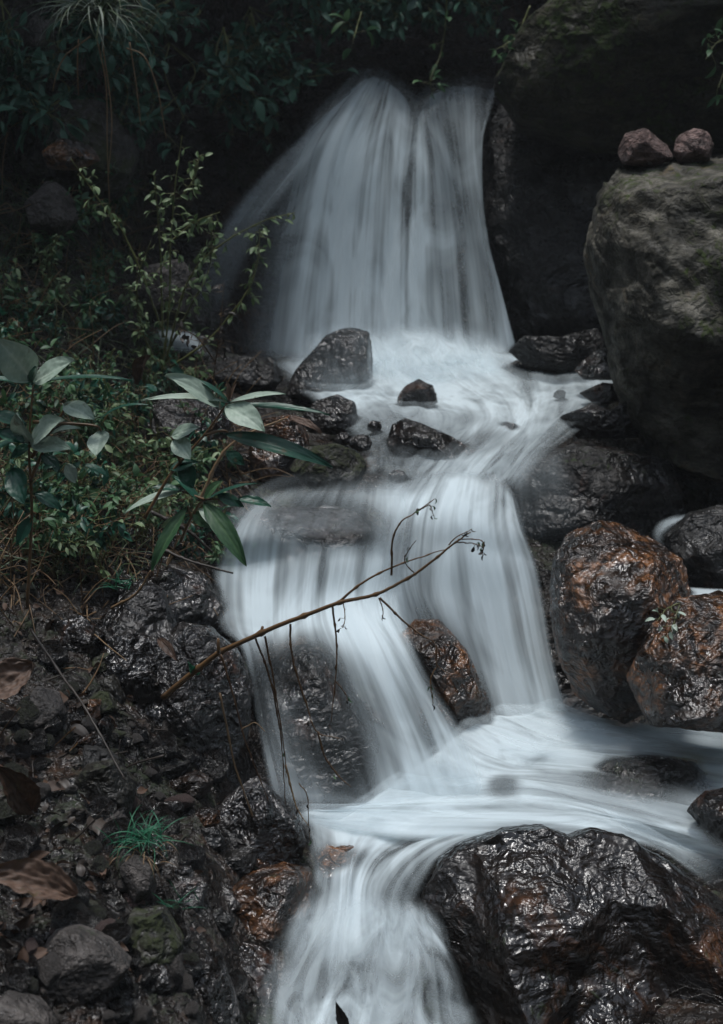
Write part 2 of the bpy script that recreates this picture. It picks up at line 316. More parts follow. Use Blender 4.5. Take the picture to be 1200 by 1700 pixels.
ii = np.arange(nx_ * ny_).reshape(ny_, nx_)
gf = np.stack([ii[1:, :-1].ravel(), ii[1:, 1:].ravel(), ii[:-1, 1:].ravel(), ii[:-1, :-1].ravel()], 1)
ground = mesh_obj("ground", gv, gf, M["ground"]); tag(ground, kind="structure")
GROUND_BVH = BVHTree.FromPolygons(gv.tolist(), gf.tolist())
def on_ground(px, py, off=0.0):
    d = P(px, py, 3.0) - CAM
    h = GROUND_BVH.ray_cast(Vector(CAM), Vector(unit(d)))
    if h[0] is None: return P(px, py, float(ground_Y(px, py))), np.array([0, -0.7, 0.7])
    n = np.array(h[1]); n = n if n[1] < 0.3 else -n
    return np.array(h[0]) + n * off, n

# ------------------------------------------------------------------ rocks
m, nt, b_, out_ = new_mat("blocker_slope"); n_ = N(nt, "ShaderNodeTexNoise", Scale=2.5, Detail=8.0)
nt.links.new(ramp(nt, n_.outputs[0], [(0.35, (0.008, 0.014, 0.010)), (0.7, (0.04, 0.055, 0.035))]), b_.inputs["Base Color"]); b_.inputs["Roughness"].default_value = 0.9
M["slope"] = m
hv = []; na, nr = 96, 40
for i in range(nr):
    for j in range(na):
        t = i / (nr - 1); an = 2 * math.pi * j / na; r = 8.5 + 9 * t ** 1.5; hv.append((r * math.cos(an), 2.5 + r * math.sin(an), -2.5 + 15.5 * t))
hv = np.array(hv); hv += (0.6 * fbm(hv * .5, 4))[:, None] * unit([.3, .2, .8])
hf = [[i * na + j, i * na + (j + 1) % na, (i + 1) * na + (j + 1) % na, (i + 1) * na + j] for i in range(nr - 1) for j in range(na)]
tag(mesh_obj("blocker_hills", hv, hf, M["slope"]), kind="structure")  # unseen ring of slopes, added to block low sky light
_ico = {}
def ico(n):
    if n not in _ico:
        bm = bmesh.new(); bmesh.ops.create_icosphere(bm, subdivisions=n, radius=1)
        _ico[n] = (np.array([v.co[:] for v in bm.verts]), [[v.index for v in f.verts] for f in bm.faces]); bm.free()
    return _ico[n]
FADE_V, FADE_F = [], []
def rock_shape(outl, Y, thick, seed, lev=6, planes=(), nrand=13, rough=0.05, center=None, sq=0.72, strata=0.012, frac=(0.72, 0.95), grooves=(), relief=None):
    r = np.random.default_rng(seed); o = np.array(outl, float)
    c = o.mean(0) if center is None else np.array(center, float)
    D, Fc = ico(lev); th = np.arctan2(D[:, 1], D[:, 0])
    q = o - c; q[:, 1] *= -1
    n = len(q); best = np.full(len(D), 1e-3); u = np.stack([np.cos(th), np.sin(th)], 1)
    for i in range(n):
        a, b = q[i], q[(i + 1) % n]; e = b - a; den = u[:, 0] * e[1] - u[:, 1] * e[0]; den = np.where(np.abs(den) < 1e-9, 1e-9, den)
        t = (a[0] * e[1] - a[1] * e[0]) / den; s = (a[0] * u[:, 1] - a[1] * u[:, 0]) / den
        ok = (t > 0) & (s >= -1e-6) & (s <= 1 + 1e-6); best = np.where(ok, np.maximum(best, t), best)
    C = P(c[0], c[1], Y); k = Y / (FWD + (850 - c[1]) / F * UP)[1] / F
    rad = best * k; rho = np.sqrt(D[:, 0] ** 2 + D[:, 1] ** 2) ** sq
    L = np.stack([rad * u[:, 0] * rho, rad * u[:, 1] * rho, -np.sign(D[:, 2]) * np.abs(D[:, 2]) ** 0.85 * thick], 1)   # right, up, toward is -z
    L[:, 2] *= -1                                                                                                     # toward camera = +z
    size = float(np.mean(rad))
    pl = [(np.array(p[:3], float), p[3]) for p in planes]
    for _ in range(nrand):
        pl.append((np.array([r.normal(), r.normal() * 0.8 + 0.2, abs(r.normal()) + 0.25]), r.uniform(*frac)))
    for nn, f in pl:
        nn = unit(nn); d = L @ nn; h = d.max() * f; ov = np.maximum(d - h, 0); L = L - np.outer(ov * 0.9, nn)
    if relief:                       # facets between measured ridge and valley points of the face
        from mathutils.geometry import delaunay_2d_cdt
        rp_ = [((a - c[0]) * k, -(b - c[1]) * k, h) for a, b, h in relief] + [((a - c[0]) * k * 1.05, -(b - c[1]) * k * 1.05, 0.0) for a, b in outl]
        vo, _, fo, ov_, _, _ = delaunay_2d_cdt([Vector(q_[:2]) for q_ in rp_], [], [], 0, 1e-6); hh = [rp_[o_[0]][2] for o_ in ov_]
        z = np.full(len(L), np.nan)
        for tri in fo:
            A, B_, C_ = [np.array(vo[i][:]) for i in tri[:3]]; den = (B_[1] - C_[1]) * (A[0] - C_[0]) + (C_[0] - B_[0]) * (A[1] - C_[1])
            if abs(den) < 1e-12: continue
            w1 = ((B_[1] - C_[1]) * (L[:, 0] - C_[0]) + (C_[0] - B_[0]) * (L[:, 1] - C_[1])) / den; w2 = ((C_[1] - A[1]) * (L[:, 0] - C_[0]) + (A[0] - C_[0]) * (L[:, 1] - C_[1])) / den; w3 = 1 - w1 - w2
            ins = (w1 > -1e-6) & (w2 > -1e-6) & (w3 > -1e-6); z[ins] = (w1 * hh[tri[0]] + w2 * hh[tri[1]] + w3 * hh[tri[2]])[ins]
        fr_ = (D[:, 2] < 0.0) if L[:, 2][D[:, 2] < 0].mean() > 0 else (D[:, 2] > 0.0)
        fr_ &= ~np.isnan(z); L[fr_, 2] = z[fr_]
    W = C + L[:, :1] * RT + L[:, 1:2] * UP - L[:, 2:3] * FWD
    nd = unit_rows(L); wd = nd[:, :1] * RT + nd[:, 1:2] * UP - nd[:, 2:3] * FWD
    s0 = r.uniform(0, 40, 3); fr = 1.0 / max(size, 0.02)
    dsp = rough * size * (1.3 * fbm(W * fr * 1.3 + s0, 4) + 0.7 * fbm(W * fr * 4 + s0, 4, True))
    ax = unit([r.normal() * 0.4, r.normal() * 0.4, 1]); hgt = (W @ ax) * fr * 7 + 1.5 * fbm(W * fr * 1.5 + s0 + 9, 3)
    fl = hgt - np.floor(hgt); dsp = dsp + strata * size * (np.minimum(fl * 1.6, 1) - 0.5 - fl * 0.2)
    W = W + dsp[:, None] * wd
    for x0, y0, x1, y1, wpx, dep in grooves:            # clefts worn into the face
        a = np.array([(x0 - c[0]) * k, -(y0 - c[1]) * k]); b = np.array([(x1 - c[0]) * k, -(y1 - c[1]) * k]); q2 = L[:, :2]; ab = b - a
        t = np.clip(((q2 - a) @ ab) / (ab @ ab), 0, 1); dd = np.linalg.norm(q2 - a - t[:, None] * ab, axis=1) + 0.01 * fbm(W * 30, 2)
        W = W + np.outer(dep * np.exp(-(dd / (wpx * k)) ** 2) * (L[:, 2] > -0.02), FWD)
    return W, Fc, C
def unit_rows(a): return a / (np.linalg.norm(a, axis=1)[:, None] + 1e-9)
def rock(label, mat, outl, Y, thick, seed, cat="rock", name="rock", fade=True, group=None, **kw):
    W, Fc, C = rock_shape(outl, Y, thick, seed, **kw)
    o = mesh_obj(name, W, Fc, M[mat], loc=C); tag(o, label, cat, group)
    if fade:
        n = sum(len(v) for v in FADE_V); FADE_V.append(W); FADE_F.extend([[i + n for i in f] for f in Fc])
    return o

rock("large black wet boulder splitting the stream in the foreground", "umber", [(700, 1500), (735, 1432), (775, 1405), (795, 1400), (835, 1380), (905, 1375), (950, 1395), (985, 1385), (1040, 1395), (1110, 1440), (1200, 1500), (1330, 1620), (1360, 1800), (1150, 1890), (920, 1840), (820, 1720), (745, 1600)], 2.72, 0.22, 3, cat="boulder", name="boulder", lev=7, center=(990, 1600), rough=0.035,
     nrand=0, strata=.004, relief=[(840, 1392, .02), (850, 1470, .15), (828, 1555, .19), (862, 1640, .25), (945, 1760, .27), (780, 1410, 0), (785, 1500, .08), (765, 1585, .08), (800, 1680, .14), (985, 1400, .02), (1005, 1480, .085), (1078, 1600, .10), (1140, 1750, .15), (1042, 1404, .02), (1085, 1480, .13), (1175, 1600, .19), (1255, 1740, .2), (920, 1412, .05), (935, 1510, .175), (962, 1590, .16), (1005, 1665, .23), (900, 1700, .2), (1060, 1760, .22), (1210, 1540, .08)])
rock("round rust brown wet rock right of the lower cascade", "rust", [(925, 930), (945, 890), (1000, 866), (1060, 873), (1100, 900), (1135, 940), (1145, 990), (1130, 1080), (1110, 1160), (1040, 1200), (960, 1165), (930, 1085), (918, 1000)], 3.68, 0.20, 5, lev=7, planes=[(-0.2, 0.6, 0.7, 0.8), (0.1, -0.3, 0.9, 0.78)], nrand=5)
rock("orange brown wet rock at the right edge beside the lower pool", "rust", [(1045, 1130), (1080, 1045), (1130, 1000), (1200, 982), (1300, 1000), (1320, 1180), (1200, 1210), (1080, 1200)], 3.42, 0.18, 8, lev=6, planes=[(-0.3, 0.7, 0.6, 0.8)])
rock("black rock at the right edge above the rusty rocks", "dark", [(1110, 890), (1150, 850), (1220, 838), (1310, 870), (1310, 985), (1150, 990), (1120, 940)], 3.92, 0.16, 12, lev=6)
rock("low dark ledge with a thin film of water below the mossy boulder", "black", [(840, 810), (868, 755), (950, 738), (1060, 742), (1140, 790), (1170, 880), (1000, 905), (880, 900), (838, 865)], 4.5, 0.2, 14, lev=6, planes=[(-.3, 0.6, 0.7, 0.75)])
rock("big pale topped mossy boulder overhanging the right bank", "mossy", [(1002, 310), (1030, 278), (1100, 266), (1290, 255), (1430, 300), (1450, 600), (1350, 760), (1200, 800), (1120, 770), (1062, 700), (1040, 640), (1020, 540), (998, 470), (984, 410)], 4.65, 0.5, 21, cat="boulder", name="boulder", lev=7, center=(1180, 500), sq=0.5, rough=0.04, strata=0.02,
     nrand=0, relief=[(1012, 312, .02), (1034, 284, 0), (1100, 270, 0), (1290, 262, 0), (1022, 350, .22), (1095, 356, .33), (1160, 340, .35), (1230, 348, .38), (1320, 352, .38), (1008, 425, .20), (1055, 465, .36), (1125, 470, .37), (1150, 420, .33), (1200, 490, .43), (1300, 480, .45), (1030, 540, .22), (1065, 560, .36), (1118, 590, .40), (1182, 585, .33), (1260, 600, .36), (1060, 640, .12), (1120, 680, .14), (1200, 690, .10), (1300, 700, .1), (1100, 745, .02)])
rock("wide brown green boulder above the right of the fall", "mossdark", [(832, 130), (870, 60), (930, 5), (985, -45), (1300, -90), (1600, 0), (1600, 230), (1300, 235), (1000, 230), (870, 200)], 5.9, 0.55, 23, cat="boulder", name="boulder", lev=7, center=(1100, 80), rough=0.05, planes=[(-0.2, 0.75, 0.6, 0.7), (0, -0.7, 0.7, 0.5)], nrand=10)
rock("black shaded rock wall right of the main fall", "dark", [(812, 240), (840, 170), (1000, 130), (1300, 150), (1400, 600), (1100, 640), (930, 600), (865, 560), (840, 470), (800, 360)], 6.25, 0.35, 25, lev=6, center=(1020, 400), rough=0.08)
rock("oblong reddish stone lying on the mossy boulder", "red", [(1025, 247), (1040, 220), (1072, 216), (1108, 238), (1118, 262), (1085, 274), (1035, 270)], 4.72, 0.07, 31, name="stone", cat="stone", lev=5, rough=0.07)
rock("blocky reddish stone at the right on the mossy boulder", "red", [(1119, 252), (1125, 225), (1150, 215), (1172, 222), (1189, 246), (1182, 266), (1130, 268)], 4.72, 0.06, 33, name="stone", cat="stone", lev=5, rough=0.07)
rock("pointed dark rock veiled by spray at the foot of the fall", "wet", [(468, 655), (495, 605), (540, 560), (585, 540), (612, 552), (628, 600), (625, 650), (560, 675)], 5.32, 0.14, 41, lev=6)
rock("small black rock alone in the upper pool", "wet", [(655, 662), (672, 640), (695, 630), (718, 640), (727, 668), (700, 680), (665, 678)], 4.95, 0.06, 43, lev=5)
rock("black glinting rock at the lip of the upper pool", "wet", [(638, 748), (650, 705), (672, 694), (705, 706), (750, 726), (790, 750), (770, 775), (700, 778), (648, 770)], 4.5, 0.1, 45, lev=6)
rock("moss topped rock at the left lip of the upper pool", "moss", [(478, 775), (500, 742), (560, 738), (600, 753), (614, 785), (590, 812), (520, 815)], 4.33, 0.1, 47, lev=6)
rock("grey glossy rock left of the upper pool", "wet", [(500, 695), (525, 665), (560, 655), (590, 668), (600, 708), (560, 722), (515, 718)], 4.75, 0.08, 49, lev=6)
rock("long low rock under the spray left of the fall", "dark", [(300, 612), (340, 582), (400, 592), (450, 594), (472, 622), (455, 648), (380, 650), (310, 648)], 5.35, 0.12, 51, lev=6)
rock("brown rock between the mossy rock and the leafy plant", "rust", [(412, 745), (440, 695), (490, 690), (515, 720), (505, 765), (470, 800), (425, 800)], 4.5, 0.1, 53, lev=6)
rock("dark flat stone row at the right foot of the fall", "dark", [(845, 582), (870, 560), (930, 562), (990, 545), (1022, 575), (1000, 605), (950, 622), (880, 612)], 5.45, 0.12, 55, lev=6, strata=0.06)
rock("pale glossy slanted rock beside the mossy boulder", "wet", [(953, 612), (990, 582), (1030, 567), (1050, 600), (1035, 630), (970, 630)], 5.1, 0.08, 57, lev=5)
rock("low black rock in the pool under the mossy boulder", "wet", [(962, 652), (1000, 636), (1045, 640), (1060, 662), (990, 672)], 4.95, 0.06, 59, lev=5)
rock("jagged dark rock where the pool meets the mossy boulder", "wet", [(930, 692), (980, 672), (1010, 682), (1055, 660), (1075, 725), (960, 728)], 4.7, 0.1, 61, lev=6)
rock("submerged dark rock at the right edge of the fall's spray", "dark", [(822, 618), (858, 598), (895, 612), (902, 634), (840, 636)], 5.55, 0.06, 63, lev=5)
rock("flat water polished ledge in the middle of the cascade", "wet", [(395, 890), (450, 845), (560, 838), (640, 875), (655, 930), (560, 955), (450, 960), (398, 930)], 3.98, 0.14, 65, lev=6, fade=False, planes=[(0, 0.9, 0.4, 0.75)])
rock("smooth dark rock behind the water curtain at lower left", "wet", [(408, 1140), (428, 1085), (500, 1072), (560, 1100), (605, 1180), (650, 1290), (655, 1350), (480, 1360), (440, 1250)], 3.47, 0.12, 67, lev=6, fade=False)
rock("rusty brown rock parting the water in the middle of the cascade", "rust", [(652, 1065), (690, 1030), (730, 1028), (772, 1080), (812, 1160), (818, 1205), (760, 1205), (700, 1125)], 3.64, 0.1, 69, lev=6)
rock("dark rock under the lower pool's right overflow", "wet", [(968, 1305), (1010, 1268), (1100, 1258), (1180, 1272), (1195, 1340), (1100, 1352), (1000, 1345)], 3.4, 0.1, 71, lev=6)
rock("small dark rock showing through foam in the lower pool", "dark", [(795, 1315), (830, 1288), (858, 1300), (866, 1338), (812, 1345)], 3.4, 0.05, 73, lev=5, fade=False)
rock("shiny black rock at the right edge of the lower pool", "wet", [(1143, 1350), (1175, 1316), (1235, 1305), (1280, 1390), (1190, 1395)], 3.05, 0.08, 75, lev=5)
rock("brown rock step in the narrow channel at bottom left", "rust", [(512, 1425), (540, 1402), (590, 1405), (604, 1440), (560, 1456), (525, 1452)], 2.99, 0.06, 77, lev=5, fade=False)
rock("wet rock at the top of the left bank beside the cascade", "wet", [(235, 975), (285, 938), (340, 955), (372, 1010), (378, 1055), (330, 1075), (255, 1060)], 3.62, 0.15, 81, lev=6, rough=0.08)
rock("glossy layered rock under the root of the bare branch", "wet", [(252, 1090), (290, 1038), (340, 1045), (392, 1085), (414, 1140), (406, 1225), (375, 1285), (300, 1270), (258, 1180)], 3.25, 0.18, 83, lev=7, rough=0.09)
rock("broad wet rock mass of the left bank", "wet", [(150, 1030), (200, 960), (265, 975), (300, 1080), (310, 1200), (345, 1300), (320, 1350), (250, 1320), (185, 1200)], 3.3, 0.14, 85, lev=7, rough=0.16)
rr_ = np.random.default_rng(5)
for k in range(58):
    py = rr_.uniform(880, 1640); lo, hi = np.interp(py, [880, 1050, 1300, 1400, 1640], [120, 120, 150, 250, 230]), np.interp(py, [880, 960, 1100, 1250, 1400, 1640], [280, 350, 385, 390, 450, 350])
    px = rr_.uniform(lo, hi); r0 = rr_.uniform(16, 48); p, n = on_ground(px, py)
    an = np.sort(rr_.uniform(0, 6.28, 9)); el = rr_.uniform(.5, .9); ro = rr_.uniform(-.6, .6); ou = []
    for a in an:
        q = r0 * rr_.uniform(.8, 1.2); x, y = q * math.cos(a), q * el * math.sin(a); ou.append((px + x * math.cos(ro) - y * math.sin(ro), py + x * math.sin(ro) + y * math.cos(ro)))
    rock("lumpy wet rock embedded in the left bank beside the cascade", ["wet", "wet", "wet", "rust", "dark", "moss"][rr_.integers(0, 6)], ou, p[1] + 0.01, r0 * p[1] / F * .8, 300 + k, lev=5, group="wet rocks of the left bank", rough=0.12, center=(px, py), fade=False)
rock("dark wet rock jutting towards the lower pool from the bank", "wet", [(350, 1345), (425, 1295), (490, 1355), (507, 1402), (485, 1450), (395, 1455)], 2.98, 0.12, 87, lev=6, rough=0.09)
rock("rust and grey glossy rock beside the narrow channel", "rust", [(358, 1495), (400, 1460), (470, 1438), (512, 1448), (530, 1502), (492, 1565), (420, 1572), (362, 1545)], 2.78, 0.12, 89, lev=6)
rock("black rock at the water's edge at bottom left", "wet", [(350, 1600), (400, 1565), (452, 1580), (464, 1645), (430, 1690), (370, 1690)], 2.62, 0.1, 91, lev=6)
rock("narrow upright wet rock at the bottom of the left bank", "wet", [(305, 1640), (335, 1580), (372, 1605), (398, 1690), (370, 1770), (310, 1750)], 2.42, 0.08, 93, lev=6)
rock("pale grey dry rock lying on the lower left bank", "grey", [(52, 1605), (75, 1552), (130, 1542), (185, 1568), (214, 1602), (190, 1645), (120, 1662), (68, 1650)], 2.24, 0.09, 95, lev=6)
rock("rounded moss covered rock right of the pale grey rock", "moss", [(188, 1565), (220, 1512), (270, 1510), (302, 1562), (295, 1640), (210, 1650)], 2.42, 0.1, 97, lev=6)
rock("smooth grey cobble above the bright grass tuft", "grey", [(140, 1375), (162, 1342), (200, 1345), (218, 1372), (190, 1398), (155, 1395)], 2.68, 0.05, 99, lev=5, name="cobble", cat="cobble")
rock("upright dull green cobble left of the bright grass tuft", "moss", [(186, 1445), (203, 1408), (225, 1418), (224, 1465), (200, 1475)], 2.55, 0.04, 101, lev=5, name="cobble", cat="cobble")
rock("pinkish wet cobble below the bright grass tuft", "red", [(178, 1505), (188, 1480), (225, 1478), (245, 1510), (215, 1528)], 2.5, 0.05, 103, lev=5, name="cobble", cat="cobble")
rock("mottled grey rock behind the lanky shrub", "grey", [(222, 485), (248, 440), (298, 428), (332, 470), (322, 525), (258, 532)], 5.0, 0.14, 105, lev=6)
rock("mossy rock face upper left below the grass tussock", "moss", [(30, 220), (80, 170), (180, 180), (230, 250), (200, 320), (90, 330), (40, 290)], 5.35, 0.2, 107, lev=6, rough=0.09)
rock("grey rock among ferns at the left edge", "grey", [(40, 335), (75, 300), (115, 310), (132, 355), (100, 390), (55, 380)], 5.0, 0.1, 109, lev=5)
rock("dark rock at the top left corner", "grey", [(20, 60), (60, 20), (110, 30), (130, 80), (90, 110), (40, 100)], 5.5, 0.12, 111, lev=5)
rock("brown rock ledge left of the shrub's tip", "rust", [(70, 255), (100, 232), (150, 238), (165, 262), (130, 280), (80, 278)], 5.1, 0.08, 113, lev=5)
for k, (x, y, Y_, r_) in enumerate([(600, 735, 4.45, 17), (622, 708, 4.6, 12), (570, 728, 4.55, 14), (845, 712, 4.7, 13), (930, 655, 5.05, 10), (660, 792, 4.24, 15), (715, 655, 4.98, 9)]):
    rock(["wet stone between the mossy rock and the glinting rock of the upper pool", "small wet stone left of the black glinting rock in the upper pool", "wet stone just behind the moss topped rock", "small dark stone in the foam right of the black glinting rock", "tiny dark stone in the pool near the mossy boulder", "dark stone in the water below the black glinting rock", "tiny stone touching the small black rock in the upper pool"][k], "wet",
         [(x + r_ * math.cos(a) * (1.3 if i % 2 else 1.05), y + r_ * .8 * math.sin(a)) for i, a in enumerate(np.linspace(0, 6.28, 8)[:-1])], Y_, r_ * Y_ / F * .9, 150 + k, lev=5, name="stone", cat="stone", rough=.12)
rock("dark wet rock on the bank under the leafy plants", "wet", [(235, 690), (280, 660), (345, 670), (385, 700), (360, 760), (280, 765), (240, 740)], 4.45, 0.14, 115, lev=6, rough=0.09)
rock("mud brown rock below the moss on the lower left bank", "moss", [(120, 1305), (145, 1270), (190, 1262), (225, 1300), (215, 1360), (160, 1350)], 2.75, 0.08, 117, lev=5)
rock("grey green stone in the leaf litter at the left edge", "grey", [(38, 1185), (60, 1140), (95, 1150), (108, 1185), (85, 1215), (50, 1212)], 2.95, 0.07, 119, lev=5, name="stone", cat="stone")
rock("flat brown rock at the lower left corner of the picture", "grey", [(-40, 1690), (10, 1650), (60, 1668), (95, 1710), (60, 1740), (-40, 1740)], 2.08, 0.08, 121, lev=5)
rock("dull grey stone beside the largest brown dead leaf", "grey", [(200, 1440), (222, 1420), (250, 1440), (262, 1480), (230, 1500), (205, 1480)], 2.5, 0.05, 123, lev=5, name="stone", cat="stone")

# loose stones and pebbles of the left bank
PEB = []
for k in range(3): PEB.append(ico(4)[0].copy())
def pebble_mesh(seed, mat):
    r = np.random.default_rng(seed); D, Fc = ico(4); V = D * np.array([1, r.uniform(.6, .95), r.uniform(.45, .75)])
    for _ in range(6):
        n = unit(r.normal(size=3)); d = V @ n; h = d.max() * r.uniform(.6, .85); V = V - np.outer(np.maximum(d - h, 0) * .9, n)
    V = V + (0.09 * fbm(D * 2 + seed, 3))[:, None] * D
    me = bpy.data.meshes.new("pebble"); me.from_pydata(V.tolist(), [], Fc); me.polygons.foreach_set("use_smooth", np.ones(len(Fc), bool)); me.materials.append(M[mat]); return me
pm = [pebble_mesh(s, m) for s, m in ((1, "grey"), (2, "wet"), (3, "grey"), (4, "red"), (5, "wet"), (6, "moss"), (7, "grey"), (8, "wet"))]
def scatter_stones(n, area, smin, smax, name, label, cat, group, dark=0.0):
    for k in range(n):
        px = rng.uniform(area[0], area[2]); py = rng.uniform(area[1], area[3])
        if area[4] and px > area[4](py): continue
        s = smin * (smax / smin) ** (rng.random() ** 2); p, nn = on_ground(px, py, s * 0.25)
        i = rng.choice([1, 4, 7, 5]) if rng.random() < dark else rng.integers(0, 8)
        o = bpy.data.objects.new(name, pm[i]); COL.objects.link(o); o.location = p; o.scale = (s, s, s)
        o.rotation_euler = (rng.normal(0, .4) + 0.5, rng.normal(0, .4), rng.uniform(0, 6.3)); tag(o, label, cat, group)
edge = lambda py: 330 if py > 1450 else 300
scatter_stones(150, (-10, 1180, 330, 1690, edge), 0.006, 0.028, "pebble", "small pebble among the dead leaves of the lower left bank", "pebble", "pebbles on the lower left bank", 0.35)
scatter_stones(60, (0, 900, 420, 1660, lambda py: 420 if py > 1300 else 380), 0.02, 0.06, "stone", "knobbly wet stone set in the mud of the left bank", "stone", "stones set in the mud of the left bank", 0.85)
scatter_stones(34, (380, 600, 640, 800, None), 0.02, 0.06, "stone", "wet stone at the left margin of the upper pool", "stone", "stones at the upper pool's left margin", 0.95)

scatter_stones(46, (-10, 1220, 340, 1690, edge), 0.022, 0.055, "stone", "half buried stone among pebbles at the bottom of the left bank", "stone", "half buried stones at the bottom of the left bank", 0.5)
# ------------------------------------------------------------------ water
FADE = BVHTree.FromPolygons(np.vstack(FADE_V).tolist(), FADE_F)
def sheet(lines, nu, nv, streak, edge=(0.12, 0.12, 0.08, 0.08), rfade=0.07, layers=((0, 1.0),), ripple=0.012, gfade=0.07, useed=0, holes=(), turb=0.0):
    """flow lines of (px, py, Y or -z, density) -> grid with flow uv and density"""
    Ls = []
    for ln in lines:
        q = []
        for px, py, Y, d in ln:
            if Y < 0.9:                       # a height instead of a distance
                r = P(px, py, 1.0) - CAM; p = CAM + r * ((Y - CAM[2]) / r[2])
            else: p = P(px, py, Y)
            q.append([*p, d])
        Ls.append(crom(q, nv))
    G = np.stack([crom(np.array([l[k] for l in Ls]), nu) for k in range(nv)])     # nv, nu, 4
    X = G[..., :3]; d = np.clip(G[..., 3], 0, 1.6)
    du = np.linalg.norm(np.diff(X, axis=1), axis=2).mean(0); u = np.concatenate([[0], np.cumsum(du)])
    dv = np.linalg.norm(np.diff(X, axis=0), axis=2).mean(1); v = np.concatenate([[0], np.cumsum(dv)])
    U, Vv = np.meshgrid(u, v); s = np.linspace(0, 1, nu)[None, :]; t = np.linspace(0, 1, nv)[:, None]
    sm = lambda x: np.clip(x, 0, 1) ** 2 * (3 - 2 * np.clip(x, 0, 1))
    for val, q in ((edge[0], s), (edge[1], 1 - s), (edge[2], t), (edge[3], 1 - t)):
        if val: d = d * sm(q / val)
    rel = X - CAM; dep = rel @ FWD; sx = 600 + F * (rel @ RT) / dep; sy = 850 - F * (rel @ UP) / dep
    for hx, hy, rx, ry, an, k in holes:      # thin places where the water glides over a rock
        ca, sa = math.cos(R(an)), math.sin(R(an)); a = ((sx - hx) * ca + (sy - hy) * sa) / rx; b = (-(sx - hx) * sa + (sy - hy) * ca) / ry
        d = d * (1 - k * sm(1.5 - np.sqrt(a * a + b * b)))
    tu = np.gradient(X, axis=1); tv = np.gradient(X, axis=0); nr = np.cross(tu, tv); nr /= np.linalg.norm(nr, axis=2)[..., None] + 1e-9
    fl = np.sign((nr * (CAM - X)).sum(2)); nr *= fl[..., None]
    outV, outF, outU, outD, outS, outT = [], [], [], [], [], []; base = 0
    for li, (off, mul) in enumerate(layers):
        q = np.stack([U * 9 + 5 * li + useed, Vv * 1.8, np.full_like(U, li * 3.1)], -1).reshape(-1, 3)
        w = (off + ripple * fbm(q, 3)).reshape(U.shape)
        XX = X + nr * w[..., None]; D = (d * mul).ravel().copy(); F3 = XX.reshape(-1, 3)
        for i in range(len(F3)):
            if D[i] <= 0.003: continue
            if rfade:
                h = FADE.find_nearest(Vector(F3[i]), rfade)
                if h[0] is not None:
                    if (F3[i] - np.array(h[0])) @ np.array(h[1]) < 0: D[i] = 0
                    else: D[i] *= 0.08 + 0.92 * sm(h[3] / rfade)
            if gfade and D[i] > 0:
                h = GROUND_BVH.find_nearest(Vector(F3[i]), gfade)
                if h[0] is not None: D[i] *= sm(h[3] / gfade)
        I = np.arange(nu * nv).reshape(nv, nu) + base; base += nu * nv
        outV.append(F3); outU.append(np.stack([U + 1.7 * li + useed, Vv + 0.9 * li], -1).reshape(-1, 2)); outD.append(D); outS.append(np.full(len(D), streak)); outT.append(np.full(len(D), turb))
        outF.append(np.stack([I[:-1, :-1].ravel(), I[:-1, 1:].ravel(), I[1:, 1:].ravel(), I[1:, :-1].ravel()], 1))
    return [np.vstack(outV), np.vstack(outF), np.vstack(outU), np.concatenate(outD), np.concatenate(outS), np.concatenate(outT)]
def water(name, sheets):
    n = 0; V = []; Fc = []; U = []; D = []; S = []; T = []
    for v, f, u, d, s, t in sheets:
        keep = (d[f].max(1) > 0.004)
        V.append(v); Fc.append(f[keep] + n); U.append(u); D.append(d); S.append(s); T.append(t); n += len(v)
    o = mesh_obj(name, np.vstack(V), np.vstack(Fc), M["water"], uv=np.vstack(U), attrs={"dens": np.concatenate(D), "streak": np.concatenate(S), "turb": np.concatenate(T)})
    return tag(o, kind="structure")

LAY2 = ((0, 0.88), (0.045, 0.18)); LAY3 = ((0, 0.6), (0.035, 0.4), (0.07, 0.3))
def fl(pts, Ys, ds):
    Ys = np.interp(np.linspace(0, 1, len(pts)), np.linspace(0, 1, len(Ys)), Ys); ds = np.interp(np.linspace(0, 1, len(pts)), np.linspace(0, 1, len(ds)), ds)
    return [(a, b, y, d) for (a, b), y, d in zip(pts, Ys, ds)]
FY = (6.5, 6.32, 6.2, 6.1, 6.0, 5.9)
fall = sheet([
    fl([(588, 152), (505, 218), (430, 300), (385, 400), (355, 500), (340, 600)], FY, (.08, .1, .06, .03, .02, .03)),
    fl([(600, 138), (540, 190), (484, 268), (446, 385), (426, 500), (415, 600)], FY, (.2, .28, .18, .1, .06, .1)),
    fl([(612, 126), (575, 172), (530, 250), (503, 380), (482, 500), (470, 605)], FY, (.4, .55, .7, .55, .5, .65)),
    fl([(632, 126), (612, 172), (582, 255), (562, 380), (552, 500), (550, 600)], FY, (.4, .5, .9, .95, .85, 1.)),
    fl([(655, 142), (650, 185), (640, 260), (632, 380), (625, 500), (622, 605)], FY, (.4, .5, .75, .9, .9, 1.)),
    fl([(688, 178), (688, 205), (682, 275), (680, 380), (680, 500), (682, 605)], FY, (.3, .4, 1., 1.1, 1., 1.)),
    fl([(705, 165), (706, 200), (718, 270), (725, 380), (732, 500), (738, 605)], FY, (.3, .4, .7, .75, .7, .9)),
    fl([(735, 146), (736, 188), (748, 265), (762, 380), (775, 500), (784, 600)], FY, (.35, .35, .5, .5, .45, .8)),
    fl([(775, 140), (778, 182), (782, 260), (800, 380), (820, 500), (830, 590)], FY, (.35, .4, .6, .5, .4, .7)),
    fl([(828, 148), (818, 178), (802, 240), (806, 370), (835, 490), (858, 575)], FY, (.4, .4, .4, .4, .4, .6))],
    230, 150, 1.0, edge=(.16, .015, .03, .02), rfade=0.05, layers=LAY2, ripple=0.02)
